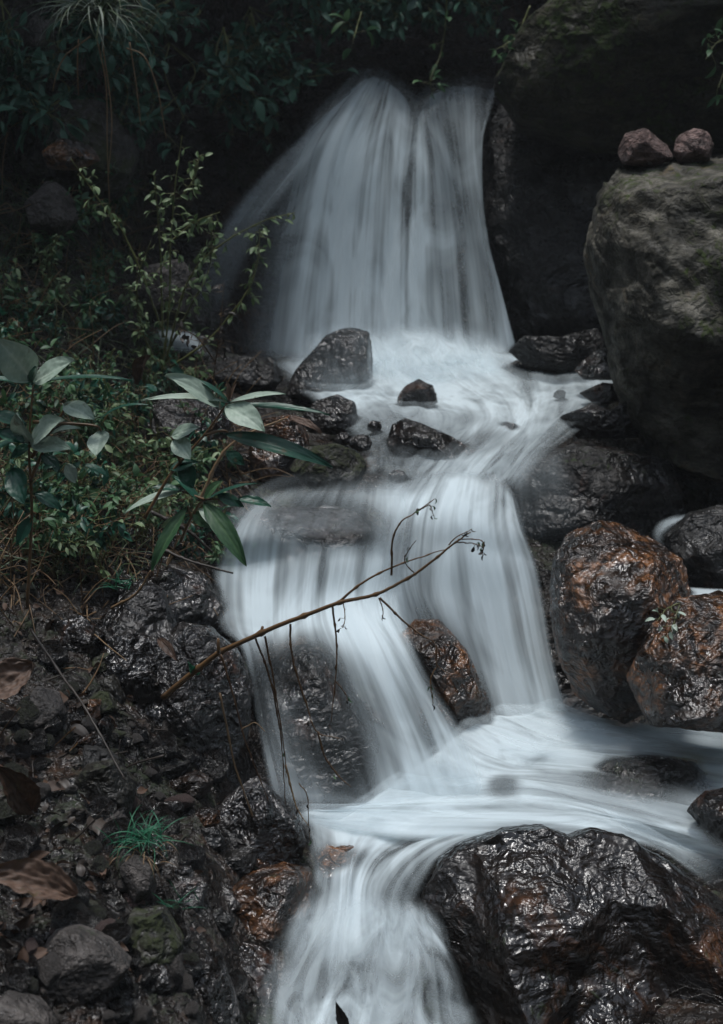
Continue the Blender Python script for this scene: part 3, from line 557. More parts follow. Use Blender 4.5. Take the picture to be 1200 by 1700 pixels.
fan = sheet([       # thin side spray running down the rock left of the fall
    fl([(560, 178), (470, 248), (385, 340), (335, 440), (305, 540)], (6.3, 6.15, 6.0, 5.85, 5.7), (.04, .14, .12, .08, .04)),
    fl([(570, 185), (490, 262), (410, 360), (355, 460), (330, 555)], (6.28, 6.12, 5.97, 5.82, 5.7), (.08, .24, .2, .12, .06)),
    fl([(580, 195), (510, 280), (440, 385), (395, 480), (370, 565)], (6.26, 6.1, 5.95, 5.82, 5.72), (.06, .14, .12, .1, .08))],
    70, 80, 1.0, edge=(.3, .3, .15, .25), rfade=.02, gfade=.02, useed=13)
water("waterfall", [fall, fan])

PYK = lambda py: float(np.interp(py, [580, 600, 650, 700, 740, 780, 830, 870], [5.85, 5.72, 5.18, 4.72, 4.5, 4.33, 4.15, 4.05]))
pp = lambda pts, ds: fl(pts, [PYK(b) for a, b in pts], ds)
pool = sheet([
    pp([(430, 598), (500, 655), (560, 705), (595, 745), (600, 790)], (.5, .5, .3, .3, .3)),
    pp([(520, 590), (590, 650), (640, 695), (650, 740), (645, 790)], (.9, .95, .35, .2, .3)),
    pp([(620, 585), (700, 640), (760, 690), (730, 745), (695, 795)], (1, 1, .6, .4, .6)),
    pp([(720, 585), (800, 635), (850, 690), (805, 745), (760, 800)], (1, 1, .9, .7, .8)),
    pp([(820, 580), (890, 630), (890, 690), (850, 750), (805, 805)], (.9, .95, .75, .6, .6)),
    pp([(880, 590), (960, 625), (950, 690), (880, 755), (840, 815)], (.6, .85, .5, .35, .25)),
    pp([(930, 600), (1040, 630), (1000, 690), (910, 760), (860, 830)], (.3, .7, .25, .1, .05))],
    150, 120, 0.8, edge=(.06, .1, .06, .1), rfade=0.022, turb=0.25, layers=((0, .85), (0.03, .22)), ripple=0.03,
    holes=[(640, 745, 70, 26, 10, .4), (780, 690, 30, 12, 0, .4), (800, 735, 60, 16, -10, .5), (860, 616, 34, 14, 8, .6)])
spray = sheet([   # froth thrown up along the foot of the fall
    fl([(470, 555), (480, 600), (490, 650)], (5.82, 5.72, 5.5), (.0, .35, .2)),
    fl([(560, 545), (570, 590), (580, 645)], (5.8, 5.68, 5.4), (.05, .6, .4)),
    fl([(650, 540), (660, 590), (680, 650)], (5.8, 5.66, 5.3), (.1, .8, .6)),
    fl([(750, 540), (760, 590), (790, 650)], (5.8, 5.66, 5.3), (.1, .7, .6)),
    fl([(850, 550), (860, 595), (890, 640)], (5.8, 5.68, 5.4), (.0, .4, .3))],
    120, 60, 0.6, edge=(.15, .15, .3, .3), rfade=0.03, turb=0.6, layers=((0, .9), (.04, .6)), ripple=0.06, useed=3)
water("upper_pool", [pool, spray])

YC1 = lambda py: float(np.interp(py, [775, 800, 830, 870, 920, 1000, 1100, 1205], [4.36, 4.19, 4.06, 3.98, 3.93, 3.87, 3.79, 3.7]))
YC2 = lambda py: float(np.interp(py, [795, 830, 868, 900, 950, 1000, 1035, 1085, 1150, 1350], [4.2, 3.98, 3.76, 3.72, 3.7, 3.66, 3.53, 3.42, 3.36, 3.18]))
s1 = lambda pts, ds: fl(pts, np.array([YC1(b) for a, b in pts]), ds); s2 = lambda pts, ds: fl(pts, np.array([YC2(b) for a, b in pts]), ds)
c1 = sheet([
    s1([(640, 775), (615, 830), (600, 900), (590, 970), (585, 1050)], (.3, .4, .6, .7, .8)),
    s1([(700, 775), (665, 835), (650, 900), (640, 970), (650, 1050)], (.5, .7, .8, .9, .9)),
    s1([(745, 775), (715, 840), (705, 910), (705, 985), (745, 1080), (790, 1195)], (.6, .9, .7, .6, .2, .3)),
    s1([(785, 775), (775, 845), (775, 915), (790, 1000), (815, 1100), (840, 1205)], (.7, .9, .85, .8, .6, .8)),
    s1([(825, 785), (820, 855), (830, 925), (850, 1005), (870, 1100), (895, 1205)], (.5, .7, .9, .95, .85, .95)),
    s1([(850, 810), (865, 870), (890, 935), (905, 1010), (920, 1100), (945, 1190)], (.2, .5, .7, .7, .6, .7))],
    200, 150, 0.85, edge=(.12, .03, .08, .05), rfade=0.025, layers=LAY2, ripple=0.02,
    holes=[(745, 1125, 42, 105, -28, .97), (690, 800, 40, 25, -20, .5), (600, 880, 70, 40, 0, .7), (668, 905, 15, 60, 18, .55), (770, 960, 9, 90, -6, .4), (852, 1000, 9, 95, -9, .4), (900, 1030, 8, 80, -10, .4), (740, 880, 12, 50, 8, .35)])
c2 = sheet([
    s2([(410, 835), (375, 895), (350, 955), (360, 1040), (400, 1085), (425, 1210), (450, 1345)], (.3, .6, .6, .5, .5, .4, .5)),
    s2([(480, 808), (435, 870), (420, 950), (420, 1035), (430, 1085), (455, 1215), (490, 1350)], (.3, .5, .9, .8, .35, .35, .6)),
    s2([(545, 800), (510, 865), (495, 935), (490, 1020), (500, 1085), (540, 1215), (575, 1350)], (.3, .25, .55, .85, .3, .25, .6)),
    s2([(600, 795), (585, 860), (570, 930), (560, 1010), (590, 1085), (640, 1215), (680, 1350)], (.3, .25, .6, .9, .9, .75, .9)),
    s2([(650, 795), (650, 860), (640, 930), (630, 1010), (665, 1085), (725, 1210), (775, 1335)], (.4, .5, .7, .9, .95, .9, .9)),
    s2([(690, 795), (700, 860), (680, 930), (665, 1000), (695, 1085), (765, 1200), (820, 1310)], (.3, .4, .4, .6, .6, .6, .7))],
    200, 170, 0.9, edge=(.08, .12, .06, .04), rfade=0.025, layers=LAY2, ripple=0.018, useed=5,
    holes=[(550, 1215, 72, 150, -20, .88), (500, 1115, 75, 50, 0, .75), (745, 1125, 42, 105, -28, .97), (530, 862, 105, 38, 5, .55), (560, 893, 58, 13, 2, .9), (480, 850, 30, 40, 30, .4), (630, 890, 50, 45, 0, .6), (385, 1010, 16, 60, 0, .4), (590, 800, 90, 18, 0, .5), (690, 850, 30, 60, -10, .4), (648, 940, 13, 48, 10, .65), (468, 955, 13, 55, 8, .5), (598, 955, 9, 42, 5, .5), (535, 950, 9, 36, 4, .45), (640, 1180, 10, 90, -24, .4), (700, 1210, 10, 80, -26, .35), (430, 1180, 14, 70, -8, .5)])
c3 = sheet([
    fl([(850, 745), (845, 800), (845, 850), (850, 900)], (4.4, 4.15, 4.05, 4.0), (.14, .12, .12, .1)),
    fl([(900, 740), (895, 790), (905, 850), (910, 910)], (4.4, 4.12, 4.03, 4.0), (.06, .09, .05, .05)),
    fl([(960, 735), (950, 770), (985, 840), (980, 910)], (4.4, 4.15, 4.05, 4.02), (.04, .06, .03, .03))],
    60, 50, 0.7, edge=(.2, .3, .2, .2), rfade=0, ripple=0.01, useed=9)
water("cascade", [c1, c2, c3])

lp = sheet([
    fl([(935, 1165), (1000, 1185), (1100, 1203), (1600, 1270)], (.03, .01, 0, 0), (1., 1.1, 1., .8)),
    fl([(880, 1180), (980, 1205), (1100, 1228), (1600, 1295)], (.05, .02, 0, 0), (1.1, 1.2, 1.1, .9)),
    fl([(790, 1195), (890, 1240), (1020, 1255), (1600, 1335)], (.06, .03, .01, 0), (1., 1.1, .9, .7)),
    fl([(720, 1250), (820, 1285), (980, 1300), (1600, 1435)], (.05, .03, .01, -.01), (.9, .9, .45, .3)),
    fl([(600, 1330), (760, 1325), (960, 1335), (1600, 1490)], (.04, .03, .02, -.02), (.9, 1., .9, .6)),
    fl([(500, 1345), (700, 1360), (900, 1362), (1080, 1385), (1300, 1500)], (.02, .02, .02, -.02, -.1), (.8, 1., 1., .8, .3)),
    fl([(480, 1370), (680, 1400), (880, 1395), (1080, 1420), (1280, 1560)], (0, .0, .01, -.04, -.15), (.6, .9, .7, .3, .1))],
    140, 190, 0.65, edge=(.05, .06, .03, .12), rfade=0.022, turb=0.3, layers=((0, .85), (.03, .22)), ripple=0.028,
    holes=[(1080, 1296, 105, 34, 3, .92), (835, 1308, 28, 20, 0, .75), (1010, 1300, 40, 22, 0, .4)])
lp2 = sheet([
    fl([(480, 1335), (505, 1390), (515, 1440), (500, 1500), (478, 1560), (455, 1600)], (3.2, 3.02, 2.9, 2.8, 2.72, 2.68), (.6, .6, .4, .3, .25, .25)),
    fl([(550, 1340), (552, 1400), (552, 1445), (545, 1500), (530, 1560), (510, 1610)], (3.2, 3.0, 2.88, 2.78, 2.7, 2.66), (.8, .5, .5, .8, .5, .3)),
    fl([(640, 1350), (600, 1405), (580, 1455), (575, 1510), (570, 1560), (565, 1610)], (3.2, 3.0, 2.88, 2.78, 2.7, 2.66), (.9, .9, 1., 1., .7, .4)),
    fl([(740, 1365), (650, 1408), (612, 1455), (605, 1510), (615, 1560), (630, 1610)], (3.15, 3.0, 2.87, 2.77, 2.69, 2.65), (.9, 1., 1., .9, .6, .4)),
    fl([(800, 1374), (710, 1405), (655, 1455), (640, 1505), (660, 1560), (700, 1610)], (3.08, 2.96, 2.84, 2.74, 2.67, 2.62), (.8, .7, .45, .3, .3, .3)),
    fl([(840, 1376), (770, 1400), (722, 1450), (700, 1505), (715, 1560), (750, 1610)], (3.05, 2.93, 2.8, 2.72, 2.65, 2.58), (.7, .45, .25, .15, .2, .2))],
    150, 150, 0.95, edge=(.1, .1, .06, .12), rfade=0.02, layers=LAY2, ripple=0.02, useed=2,
    holes=[(557, 1424, 46, 19, 0, .85)])
froth = sheet([      # the boiling water below the narrow drop
    fl([(470, 1500), (450, 1570), (430, 1640), (415, 1690), (400, 1780)], (2.76, 2.7, 2.58, 2.5, 2.36), (.3, .35, .4, .7, .6)),
    fl([(550, 1480), (530, 1550), (510, 1620), (500, 1680), (490, 1780)], (2.74, 2.67, 2.57, 2.5, 2.36), (.4, .55, .5, .9, .7)),
    fl([(620, 1475), (620, 1545), (610, 1620), (600, 1685), (590, 1780)], (2.74, 2.66, 2.56, 2.49, 2.36), (.5, .6, .55, .8, .6)),
    fl([(690, 1495), (700, 1550), (705, 1620), (705, 1690), (700, 1780)], (2.72, 2.65, 2.55, 2.48, 2.35), (.4, .7, .5, .6, .5)),
    fl([(735, 1510), (755, 1570), (775, 1640), (800, 1700), (830, 1780)], (2.68, 2.6, 2.52, 2.46, 2.33), (.3, .4, .3, .4, .3))],
    150, 120, 1.1, edge=(.12, .14, .15, .0), rfade=0.02, layers=((0, .62), (.035, .28)), ripple=0.05, useed=4, turb=.55)
rt = sheet([fl([(1090, 865), (1080, 890), (1100, 930)], (4.1, 4.0, 3.95), (.25, .3, .1)), fl([(1120, 855), (1110, 885), (1125, 930)], (4.1, 3.98, 3.93), (.35, .4, .15)), fl([(1145, 850), (1150, 880), (1160, 930)], (4.1, 3.97, 3.92), (.3, .4, .2))], 30, 30, 0.4, edge=(.3, .3, .2, .2), rfade=0.02, useed=7)
side = sheet([fl([(250, 545), (252, 560), (262, 585)], (5.2, 5.12, 5.05), (.3, .5, .2)), fl([(290, 545), (295, 562), (310, 590)], (5.25, 5.15, 5.05), (.4, .7, .3)), fl([(335, 550), (345, 570), (370, 600)], (5.3, 5.2, 5.1), (.2, .5, .3))], 40, 30, .5, edge=(.3, .3, .3, .3), rfade=.02, gfade=.02, useed=11, turb=.5)
veil = sheet([fl([(455, 560), (470, 610), (490, 665)], (5.2, 5.16, 5.1), (.0, .1, .25)), fl([(545, 535), (560, 600), (575, 662)], (5.2, 5.14, 5.08), (.04, .12, .35)), fl([(640, 530), (650, 590), (665, 655)], (5.22, 5.16, 5.1), (.06, .2, .4)), fl([(700, 540), (715, 590), (730, 650)], (5.25, 5.2, 5.1), (0, .3, .3))], 70, 50, .5, edge=(.3, .3, .25, .3), rfade=0, gfade=0, useed=15, turb=.6)
rp = sheet([fl([(1110, 965), (1150, 975), (1260, 980)], (3.8, 3.75, 3.7), (.3, .7, .7)), fl([(1110, 985), (1150, 995), (1260, 1000)], (3.7, 3.65, 3.6), (.3, .6, .6))], 20, 30, 0.3, edge=(.3, .3, .2, 0), rfade=0.02, useed=8)
water("stream", [lp, lp2, froth, rt, rp, side, veil])

# ------------------------------------------------------------------ plants
def pt(p, Y=None):
    if len(p) == 3: return P(p[0], p[1], p[2])
    return P(p[0], p[1], Y)
def up_vec(face, side=0.0): return unit(UP * (1 - face) - FWD * face + RT * side)

def leafy_plant(label, root_px, Y, stems, leaves, leafname="leaf", name="leafy_plant", group=None):
    """big-leaved plant: every leaf a part of its own"""
    loc = P(root_px[0], root_px[1], Y); e = empty(name, loc, label, "plant", group)
    g = Geo()
    for s in stems: tube(g, [pt(q, Y) for q in s], 0.0045, 0.0022, 6, wob=0.0006)
    g.build("stem", M["twig"], e, loc)
    for (bx, by, tx, ty, w, mat, face, dY) in leaves:
        b = P(bx, by, Y); t = P(tx, ty, Y + dY)
        X, Fq, vein, q, nz_ = big_blade(b, t, w * Y / F, face, random.uniform(-.25, .25), cup=random.uniform(.12, .3), arch=random.uniform(.05, .16), crumple=.06, rag=.05, ridge=.010)
        tint = np.clip(.35 + .35 * nz_ + .28 * vein + .6 * np.exp(-(q * 9) ** 2) + random.uniform(-.2, .2), 0, 1)
        g = Geo(); g.add(X, Fq.tolist(), tint.tolist()); tube(g, [b - 0.3 * (t - b) * .2, b, b + .05 * (t - b)], 0.0016, 0.0010, 4, 5)
        g.build("leaf", M[mat], e, loc)
    return e
def big_blade(B, T, W, face, side=0.0, n=30, m=17, cup=.3, arch=.16, crumple=.09, rag=.16, veins=9, ridge=.012, sh=.8):
    """a large leaf with midrib, side veins, cupped and bent; returns verts, faces, tint"""
    L = np.linalg.norm(T - B); d = unit(T - B); sd = unit(np.cross(d, up_vec(face, side))); u = np.cross(sd, d); s0 = rng.uniform(0, 50, 3)
    tt, qq = np.meshgrid(np.linspace(0, 1, n + 1), np.linspace(-1, 1, m), indexing="ij"); t_ = tt.ravel(); q = qq.ravel()
    hw = W * .5 * (np.sin(np.pi * t_ ** sh) ** .85 + .03); ns = np.stack([t_ * 3, q * 2, 0 * t_], 1) + s0
    rg = 1 + rag * fbm(np.stack([t_ * 9, np.sign(q) * 3, 0 * t_], 1) + s0, 3)
    vein = (1 - np.abs(((t_ * veins - np.abs(q) * 1.6) % 1) * 2 - 1)) ** 5 * (np.abs(q) < .93)
    z = cup * W * np.abs(q) ** 1.6 * (.6 + .5 * fbm(ns * .6, 2)) + arch * L * np.sin(t_ * 2.6) + crumple * W * fbm(ns * 2.2, 4) + ridge * W * vein - 2 * ridge * W * np.exp(-(q * 7) ** 2)
    bend = .12 * L * (t_ ** 2) * rng.normal(0, .6)
    X = B + np.outer(t_ * L, d) + (q * hw * rg + bend)[:, None] * sd + z[:, None] * u
    I = np.arange((n + 1) * m).reshape(n + 1, m); Fq = np.stack([I[:-1, :-1].ravel(), I[:-1, 1:].ravel(), I[1:, 1:].ravel(), I[1:, :-1].ravel()], 1)
    return X, Fq, vein, q, fbm(ns * 2.5, 4)
Pp, Dd = "leaf_pale", "leaf_deep"
leafy_plant("tall plant with broad pale sage leaves at the left edge of the picture", (45, 1010), 3.0,
    [[(45, 1010), (52, 850), (48, 740), (54, 640)], [(50, 800), (75, 740), (80, 715)], [(52, 760), (100, 690), (106, 674)], [(54, 700), (150, 705), (168, 715)]],
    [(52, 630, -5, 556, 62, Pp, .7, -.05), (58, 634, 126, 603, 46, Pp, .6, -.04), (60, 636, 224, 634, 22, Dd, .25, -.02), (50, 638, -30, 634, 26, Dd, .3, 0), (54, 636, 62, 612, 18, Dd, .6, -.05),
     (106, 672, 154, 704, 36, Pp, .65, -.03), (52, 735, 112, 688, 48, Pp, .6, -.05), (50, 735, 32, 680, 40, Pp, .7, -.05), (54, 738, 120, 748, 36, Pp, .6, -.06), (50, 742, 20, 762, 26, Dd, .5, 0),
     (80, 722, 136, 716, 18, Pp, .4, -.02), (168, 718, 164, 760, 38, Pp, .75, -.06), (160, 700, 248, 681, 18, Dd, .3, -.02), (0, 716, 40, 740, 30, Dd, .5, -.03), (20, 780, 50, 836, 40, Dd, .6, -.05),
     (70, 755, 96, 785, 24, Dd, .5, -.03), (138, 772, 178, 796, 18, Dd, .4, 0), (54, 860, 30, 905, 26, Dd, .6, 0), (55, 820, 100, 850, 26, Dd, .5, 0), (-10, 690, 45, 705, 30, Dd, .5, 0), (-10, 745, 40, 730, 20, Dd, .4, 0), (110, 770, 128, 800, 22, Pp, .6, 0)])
leafy_plant("leaning plant with long pointed two toned leaves reaching over the stream", (240, 860), 3.25,
    [[(240, 860), (285, 785), (340, 722), (378, 670)], [(300, 770), (290, 740), (285, 725)], [(340, 722), (372, 715), (378, 722)]],
    [(362, 676, 270, 624, 40, Pp, .55, -.05), (376, 668, 234, 672, 20, Pp, .35, -.04), (378, 667, 300, 636, 16, Dd, .3, 0), (382, 668, 476, 658, 18, Pp, .4, -.03), (384, 674, 548, 692, 22, Dd, .35, -.04),
     (376, 676, 440, 722, 44, Pp, .6, -.06), (374, 722, 544, 796, 34, Dd, .55, -.05), (378, 664, 372, 632, 12, "litter_pale", .4, 0), (381, 664, 392, 634, 10, "litter_pale", .4, 0), (286, 724, 332, 712, 30, Pp, .6, -.03), (288, 730, 322, 760, 34, Pp, .65, -.05), (300, 770, 326, 806, 32, Dd, .6, 0), (284, 780, 330, 768, 26, Dd, .5, 0), (376, 750, 402, 776, 22, Dd, .6, 0), (260, 650, 240, 640, 16, Dd, .4, 0)])
leafy_plant("low plant with drooping green leaves hanging at the cascade's left edge", (300, 900), 3.4,
    [[(300, 900), (318, 860), (340, 830), (395, 832)], [(318, 860), (312, 840)], [(340, 830), (300, 815)]],
    [(338, 835, 412, 940, 34, "leaf_bank", .6, -.06), (312, 842, 262, 952, 28, "leaf_bank", .6, -.05), (300, 816, 210, 856, 26, Pp, .35, 0), (395, 830, 450, 842, 22, Dd, .5, 0), (360, 822, 402, 846, 22, Dd, .55, 0), (330, 830, 280, 800, 20, Dd, .4, 0),
     (340, 828, 372, 800, 18, "leaf_bank", .5, 0), (300, 815, 250, 812, 20, Dd, .4, 0), (320, 850, 352, 880, 24, "leaf_bank", .6, 0), (310, 860, 270, 880, 20, "leaf_shrub", .6, 0), (340, 832, 430, 800, 14, Dd, .3, 0), (330, 845, 395, 905, 24, Pp, .5, -.05)])

def twiggy(label, root, Y, stems, leafmat, leaf_len, per, name="shrub", cat="shrub", group=None, start=0.3, stemmat="stem", r0=0.004, dY=0.25):
    loc = P(root[0], root[1], Y); e = empty(name, loc, label, cat, group); g = Geo(); gl = Geo()
    for s in stems:
        m = len(s); pts = [P(q[0], q[1], Y + rng.normal(0, .02) - (dY * i / max(m - 1, 1))) for i, q in enumerate(s)]
        c = tube(g, pts, r0, r0 * 0.35, 5, n=8 * m, wob=0.0012, a=random.random(), knots=5)
        n = int(per * m)
        for k in range(n):
            i = int((start + (1 - start) * rng.random()) * (len(c) - 1)); b = c[i]
            d = unit(np.array([rng.normal(0, .8), rng.normal(-.3, .6), rng.normal(-.1, .6)])); pe = b + d * leaf_len * rng.uniform(.3, 1.0)
            tube(g, [b, (b + pe) / 2 + rng.normal(0, .006, 3), pe], 0.0012, 0.0008, 4, 4)
            for q in range(rng.integers(1, 4)):
                d2 = unit(d + rng.normal(0, .7, 3) + [0, 0, -.25]); l = leaf_len * rng.uniform(.5, 1.15)
                leaf(gl, pe, d2, unit(UP + rng.normal(0, .5, 3) - FWD * .5), l, l * rng.uniform(.32, .5), rng.uniform(.2, 1.3), rng.uniform(.15, .5), 5)
    g.build("stem", M[stemmat], e, loc); gl.build("foliage", M[leafmat], e, loc); return e
twiggy("lanky shrub with thin yellow green stems and curling leaves left of the fall", (270, 625), 4.75,
    [[(268, 620), (280, 520), (284, 400), (290, 310), (302, 225)], [(275, 600), (300, 500), (330, 440), (375, 400), (440, 365), (490, 352)], [(282, 610), (350, 560), (405, 490), (425, 440), (430, 380)],
     [(272, 560), (240, 470), (205, 390), (165, 335), (115, 262)], [(270, 560), (268, 460), (262, 360), (255, 290)], [(276, 590), (310, 520), (345, 450), (350, 380)], [(262, 610), (235, 540), (228, 470), (250, 400)], [(300, 330), (320, 300), (330, 260)], [(284, 400), (320, 370), (365, 350)]],
    "leaf_shrub", 0.034, 6.0, dY=0.3, start=.2)
twiggy("thin dry weed with dark curled leaves before the rock at the fall's foot", (355, 720), 4.6, [[(345, 720), (358, 600), (366, 540), (372, 470)], [(358, 600), (330, 560), (300, 545)]], "twig_dark", 0.03, 4, name="weed", cat="weed", stemmat="twig", r0=.003)
def weed_at(px, py, h, name, label, cat, group, leafmat, ll, per, spread=1.0):
    p, n = on_ground(px, py); Yb = p[1]; k = F / Yb; st = []
    for q in range(rng.integers(2, 5)):
        a = rng.normal(0, .45) * spread; H = h * rng.uniform(.6, 1.15) * k
        st.append([(px + rng.normal(0, 4), py), (px + a * H * .4, py - H * .55), (px + a * H + rng.normal(0, 6), py - H * (1 - .25 * abs(a)))])
    return twiggy(label, (px, py), Yb, st, leafmat, ll, per, name, cat, group, stemmat="stem" if rng.random() < .6 else "dry", r0=.0022, dY=.12)
for k in range(118):
    py = rng.uniform(240, 930) if k < 74 else rng.uniform(640, 1000); px = rng.uniform(-20, 215 if py < 560 else 300 if py < 800 else 260) if k < 74 else rng.uniform(60, 390)
    weed_at(px, py, rng.uniform(.09, .24), "weed", "small leafy weed in the tangle on the left bank", "weed", "weeds tangled on the left bank", random.choice(["leaf_bank", "leaf_bank", "leaf_shrub", "leaf_deep"]), rng.uniform(.02, .045), 4.0)
for k in range(44):
    px = rng.uniform(200, 900) if k < 26 else rng.uniform(-20, 420); py = rng.uniform(-60, 150)
    if 480 < px < 860: py = rng.uniform(-90, 10)
    Yb = float(ground_Y(px, py)) - 0.3; h = rng.uniform(80, 190) if not 480 < px < 860 else rng.uniform(60, 110)
    st = [[(px, py), (px + rng.normal(0, 30), py + h * .3), (px + rng.normal(0, 45), py + h * rng.uniform(.4, .8))] for q in range(4)]
    twiggy("dark broad leaved shrub hanging from the shaded bank above the fall", (px, py), Yb, st, "leaf_shade", rng.uniform(.05, .09), 3.0, "shrub", "shrub", "shrubs above the fall", stemmat="stem", r0=.003, dY=.25)
# the plants above the fall that stand out by a few lit leaves
twiggy("small plant with three lit pointed leaves left above the fall's crest", (600, 20), 6.2, [[(600, 20), (592, 50), (588, 62)]], "leaf_bank", .085, 1.3, "plant", "plant", start=.7, dY=.1)
twiggy("small round leaved vine hanging above the notch of the fall", (742, -10), 6.25, [[(742, -10), (740, 40), (732, 90), (716, 130), (718, 152)]], "leaf_bank", .055, 1.8, "vine", "vine", start=.2, dY=.1)
twiggy("leafy vine growing at the moss of the upper right boulder", (850, 60), 5.9, [[(880, 10), (860, 60), (840, 110), (836, 140)], [(860, 60), (830, 80)]], "leaf_bank", .04, 4, "vine", "vine", start=.1, dY=.1)
twiggy("slim fern like plant at the right edge on the upper boulder", (1205, 60), 5.3, [[(1215, 60), (1190, 72), (1172, 100)], [(1215, 90), (1200, 120), (1192, 145)]], "leaf_bank", .06, 2, "plant", "plant", start=.1, dY=.05)
twiggy("small pale drooping plant stuck between the two rusty rocks", (1130, 1005), 3.42, [[(1128, 1002), (1108, 1010), (1092, 1030)], [(1128, 1005), (1120, 1030), (1110, 1055)]], "leaf_pale", .03, 2.4, "plant", "plant", start=.2, dY=.03, r0=.002)

def tussock(label, root, Y, n, L, w, mats, spread, droop, group=None, name="grass_tuft", upness=1.0):
    loc = P(root[0], root[1], Y); e = empty(name, loc, label, "grass", group); gs = [Geo() for _ in mats]
    for k in range(n):
        b = loc + rng.normal(0, 1, 3) * [.018, .012, .006]; d = unit([rng.normal(0, spread), rng.normal(-.35, spread * .6), upness * rng.uniform(.4, 1.0)])
        blade(gs[rng.integers(0, len(gs))], b, d, L * rng.uniform(.45, 1.1), w * rng.uniform(.6, 1.2), droop * rng.uniform(.6, 1.3), 9)
    for g, m in zip(gs, mats):
        if g.n: g.build("blades", M[m], e, loc)
    return e
t_ = tussock("hanging tussock of long pale grass at the top left", (165, 40), 5.0, 150, .34, .009, ["grass_pale", "grass", "grass"], .55, 2.6)
g = Geo()
for s in ([(160, 60), (176, 140), (178, 240), (182, 340)], [(150, 60), (110, 90), (94, 120), (88, 150)], [(210, 80), (240, 95), (262, 150), (276, 232)], [(215, 70), (225, 130), (235, 210)], [(130, 65), (128, 110), (130, 158)], [(170, 70), (186, 200), (180, 300)]):
    tube(g, [P(a, b, 4.9) for a, b in s], .0030, .0016, 4, wob=.001)
g.build("dry_strands", M["dry"], t_, t_.location)
tussock("bright green grass tuft drooping over the stones of the lower left bank", (240, 1402), 2.56, 60, .11, .0032, ["grass_bright"], .2, 2.7, upness=1.2)
tussock("dry yellow grass clump hanging under the bright green tuft", (236, 1425), 2.55, 26, .085, .003, ["dry"], .2, 2.9, upness=.9)
tussock("thin short green grass tuft right of the bright tuft", (300, 1505), 2.50, 16, .06, .0025, ["grass_bright"], .7, .9)
tussock("slender upright green grass blades above the bright tuft", (216, 1405), 2.58, 12, .12, .004, ["grass_bright"], .22, .5)
tussock("small green grass tuft below the drooping leaves on the left bank", (205, 975), 3.45, 24, .07, .004, ["grass_bright"], .5, 1.2)
tussock("dark grass clump at the top left corner", (20, 110), 5.2, 40, .25, .009, ["grass", "leaf_deep"], .7, 1.8)
tussock("drooping dark grass clump right of the pale tussock", (288, 40), 5.7, 26, .16, .008, ["leaf_deep", "grass"], .5, 2.2)

g = Geo()
for k in range(2600):
    py = rng.uniform(230, 960); px = rng.uniform(-40, 240 if py < 560 else 330 if py < 800 else 260); p, n = on_ground(px, py)
    d = unit(np.array([rng.normal(0, .7), rng.normal(-.5, .5), rng.uniform(.1, 1)])); blade(g, p, d, rng.uniform(.04, .2), rng.uniform(.0025, .006), rng.uniform(.4, 2.4), 6)
tag(g.build("grass", M["grass"]), "tangled grass and weeds on the left bank", "grass", kind="stuff")
g = Geo()
for k in range(900):
    py = rng.uniform(250, 1060) if k < 420 else rng.uniform(680, 980); px = rng.uniform(-40, 230 if py < 560 else 420 if py < 820 else 300); p, n = on_ground(px, py, .01); d = unit(rng.normal(0, 1, 3) + [0, -.3, .6]); l = rng.uniform(.06, .28)
    tube(g, [p, p + d * l * .5 + rng.normal(0, .012, 3), p + d * l + [0, -.02, -.03]], .0022, .001, 4, 7, wob=.0015, a=random.random() ** 2)
tag(g.build("dead_stems", M["dry"]), "tangle of dry dead stems on the left bank", "stems", kind="stuff")

# dead leaves and twigs
def dead_leaf(label, b, t, w, Y, mat, face=.6, group=None, dY=-.05):
    B = P(b[0], b[1], Y); T = P(t[0], t[1], Y + dY)
    X, Fq, vein, q, nz_ = big_blade(B, T, w * Y / F, face, 0, 44, 31, cup=.42, crumple=.14, rag=.2, ridge=.014)
    o = mesh_obj("dead_leaf", X, Fq, M[mat], loc=B, attrs={"tint": np.clip(.42 + .6 * nz_ - .25 * vein - .3 * np.exp(-(q * 12) ** 2), 0, 1)}); return tag(o, label, "leaf", group)
dead_leaf("large veined brown dead leaf at the left edge above the stones", (60, 1105), (-30, 1180), 70, 2.85, "litter_pale")
dead_leaf("largest brown dead leaf lying at the lower left edge", (125, 1490), (-40, 1460), 74, 2.32, "litter_pale", .5)
dead_leaf("curled brown dead leaf at the left edge between two larger leaves", (52, 1345), (-10, 1262), 60, 2.6, "litter")
dead_leaf("pinkish curled dead leaf caught on the plant at the pool's edge", (478, 694), (524, 730), 18, 3.9, "litter_pale", .4)
dead_leaf("folded brown dead leaf standing behind the leaning plant", (232, 640), (255, 590), 34, 4.6, "litter")
dead_leaf("black pointed dead leaf sticking up from the water at the bottom", (575, 1712), (558, 1658), 22, 2.4, "twig_dark", .8, dY=0)
dead_leaf("small yellow green leaf stuck on the glossy layered rock", (325, 1118), (310, 1094), 16, 3.02, "grass_bright", .8)
dead_leaf("brown dead leaf hanging against the glossy layered rock", (262, 1060), (300, 1100), 18, 3.02, "litter", .7)
src = []
for k in range(6):
    g = Geo(); leaf(g, (0, 0, 0), (1, 0, .2), (0, 0, 1), 1, rng.uniform(.4, .6), rng.uniform(.3, 1.6), rng.uniform(.1, .5), 8, 2, .75, wave=.14)
    me_o = g.build("dead_leaf", M["litter"] if k < 4 else M["twig_dark"]); src.append(me_o.data); bpy.data.objects.remove(me_o)
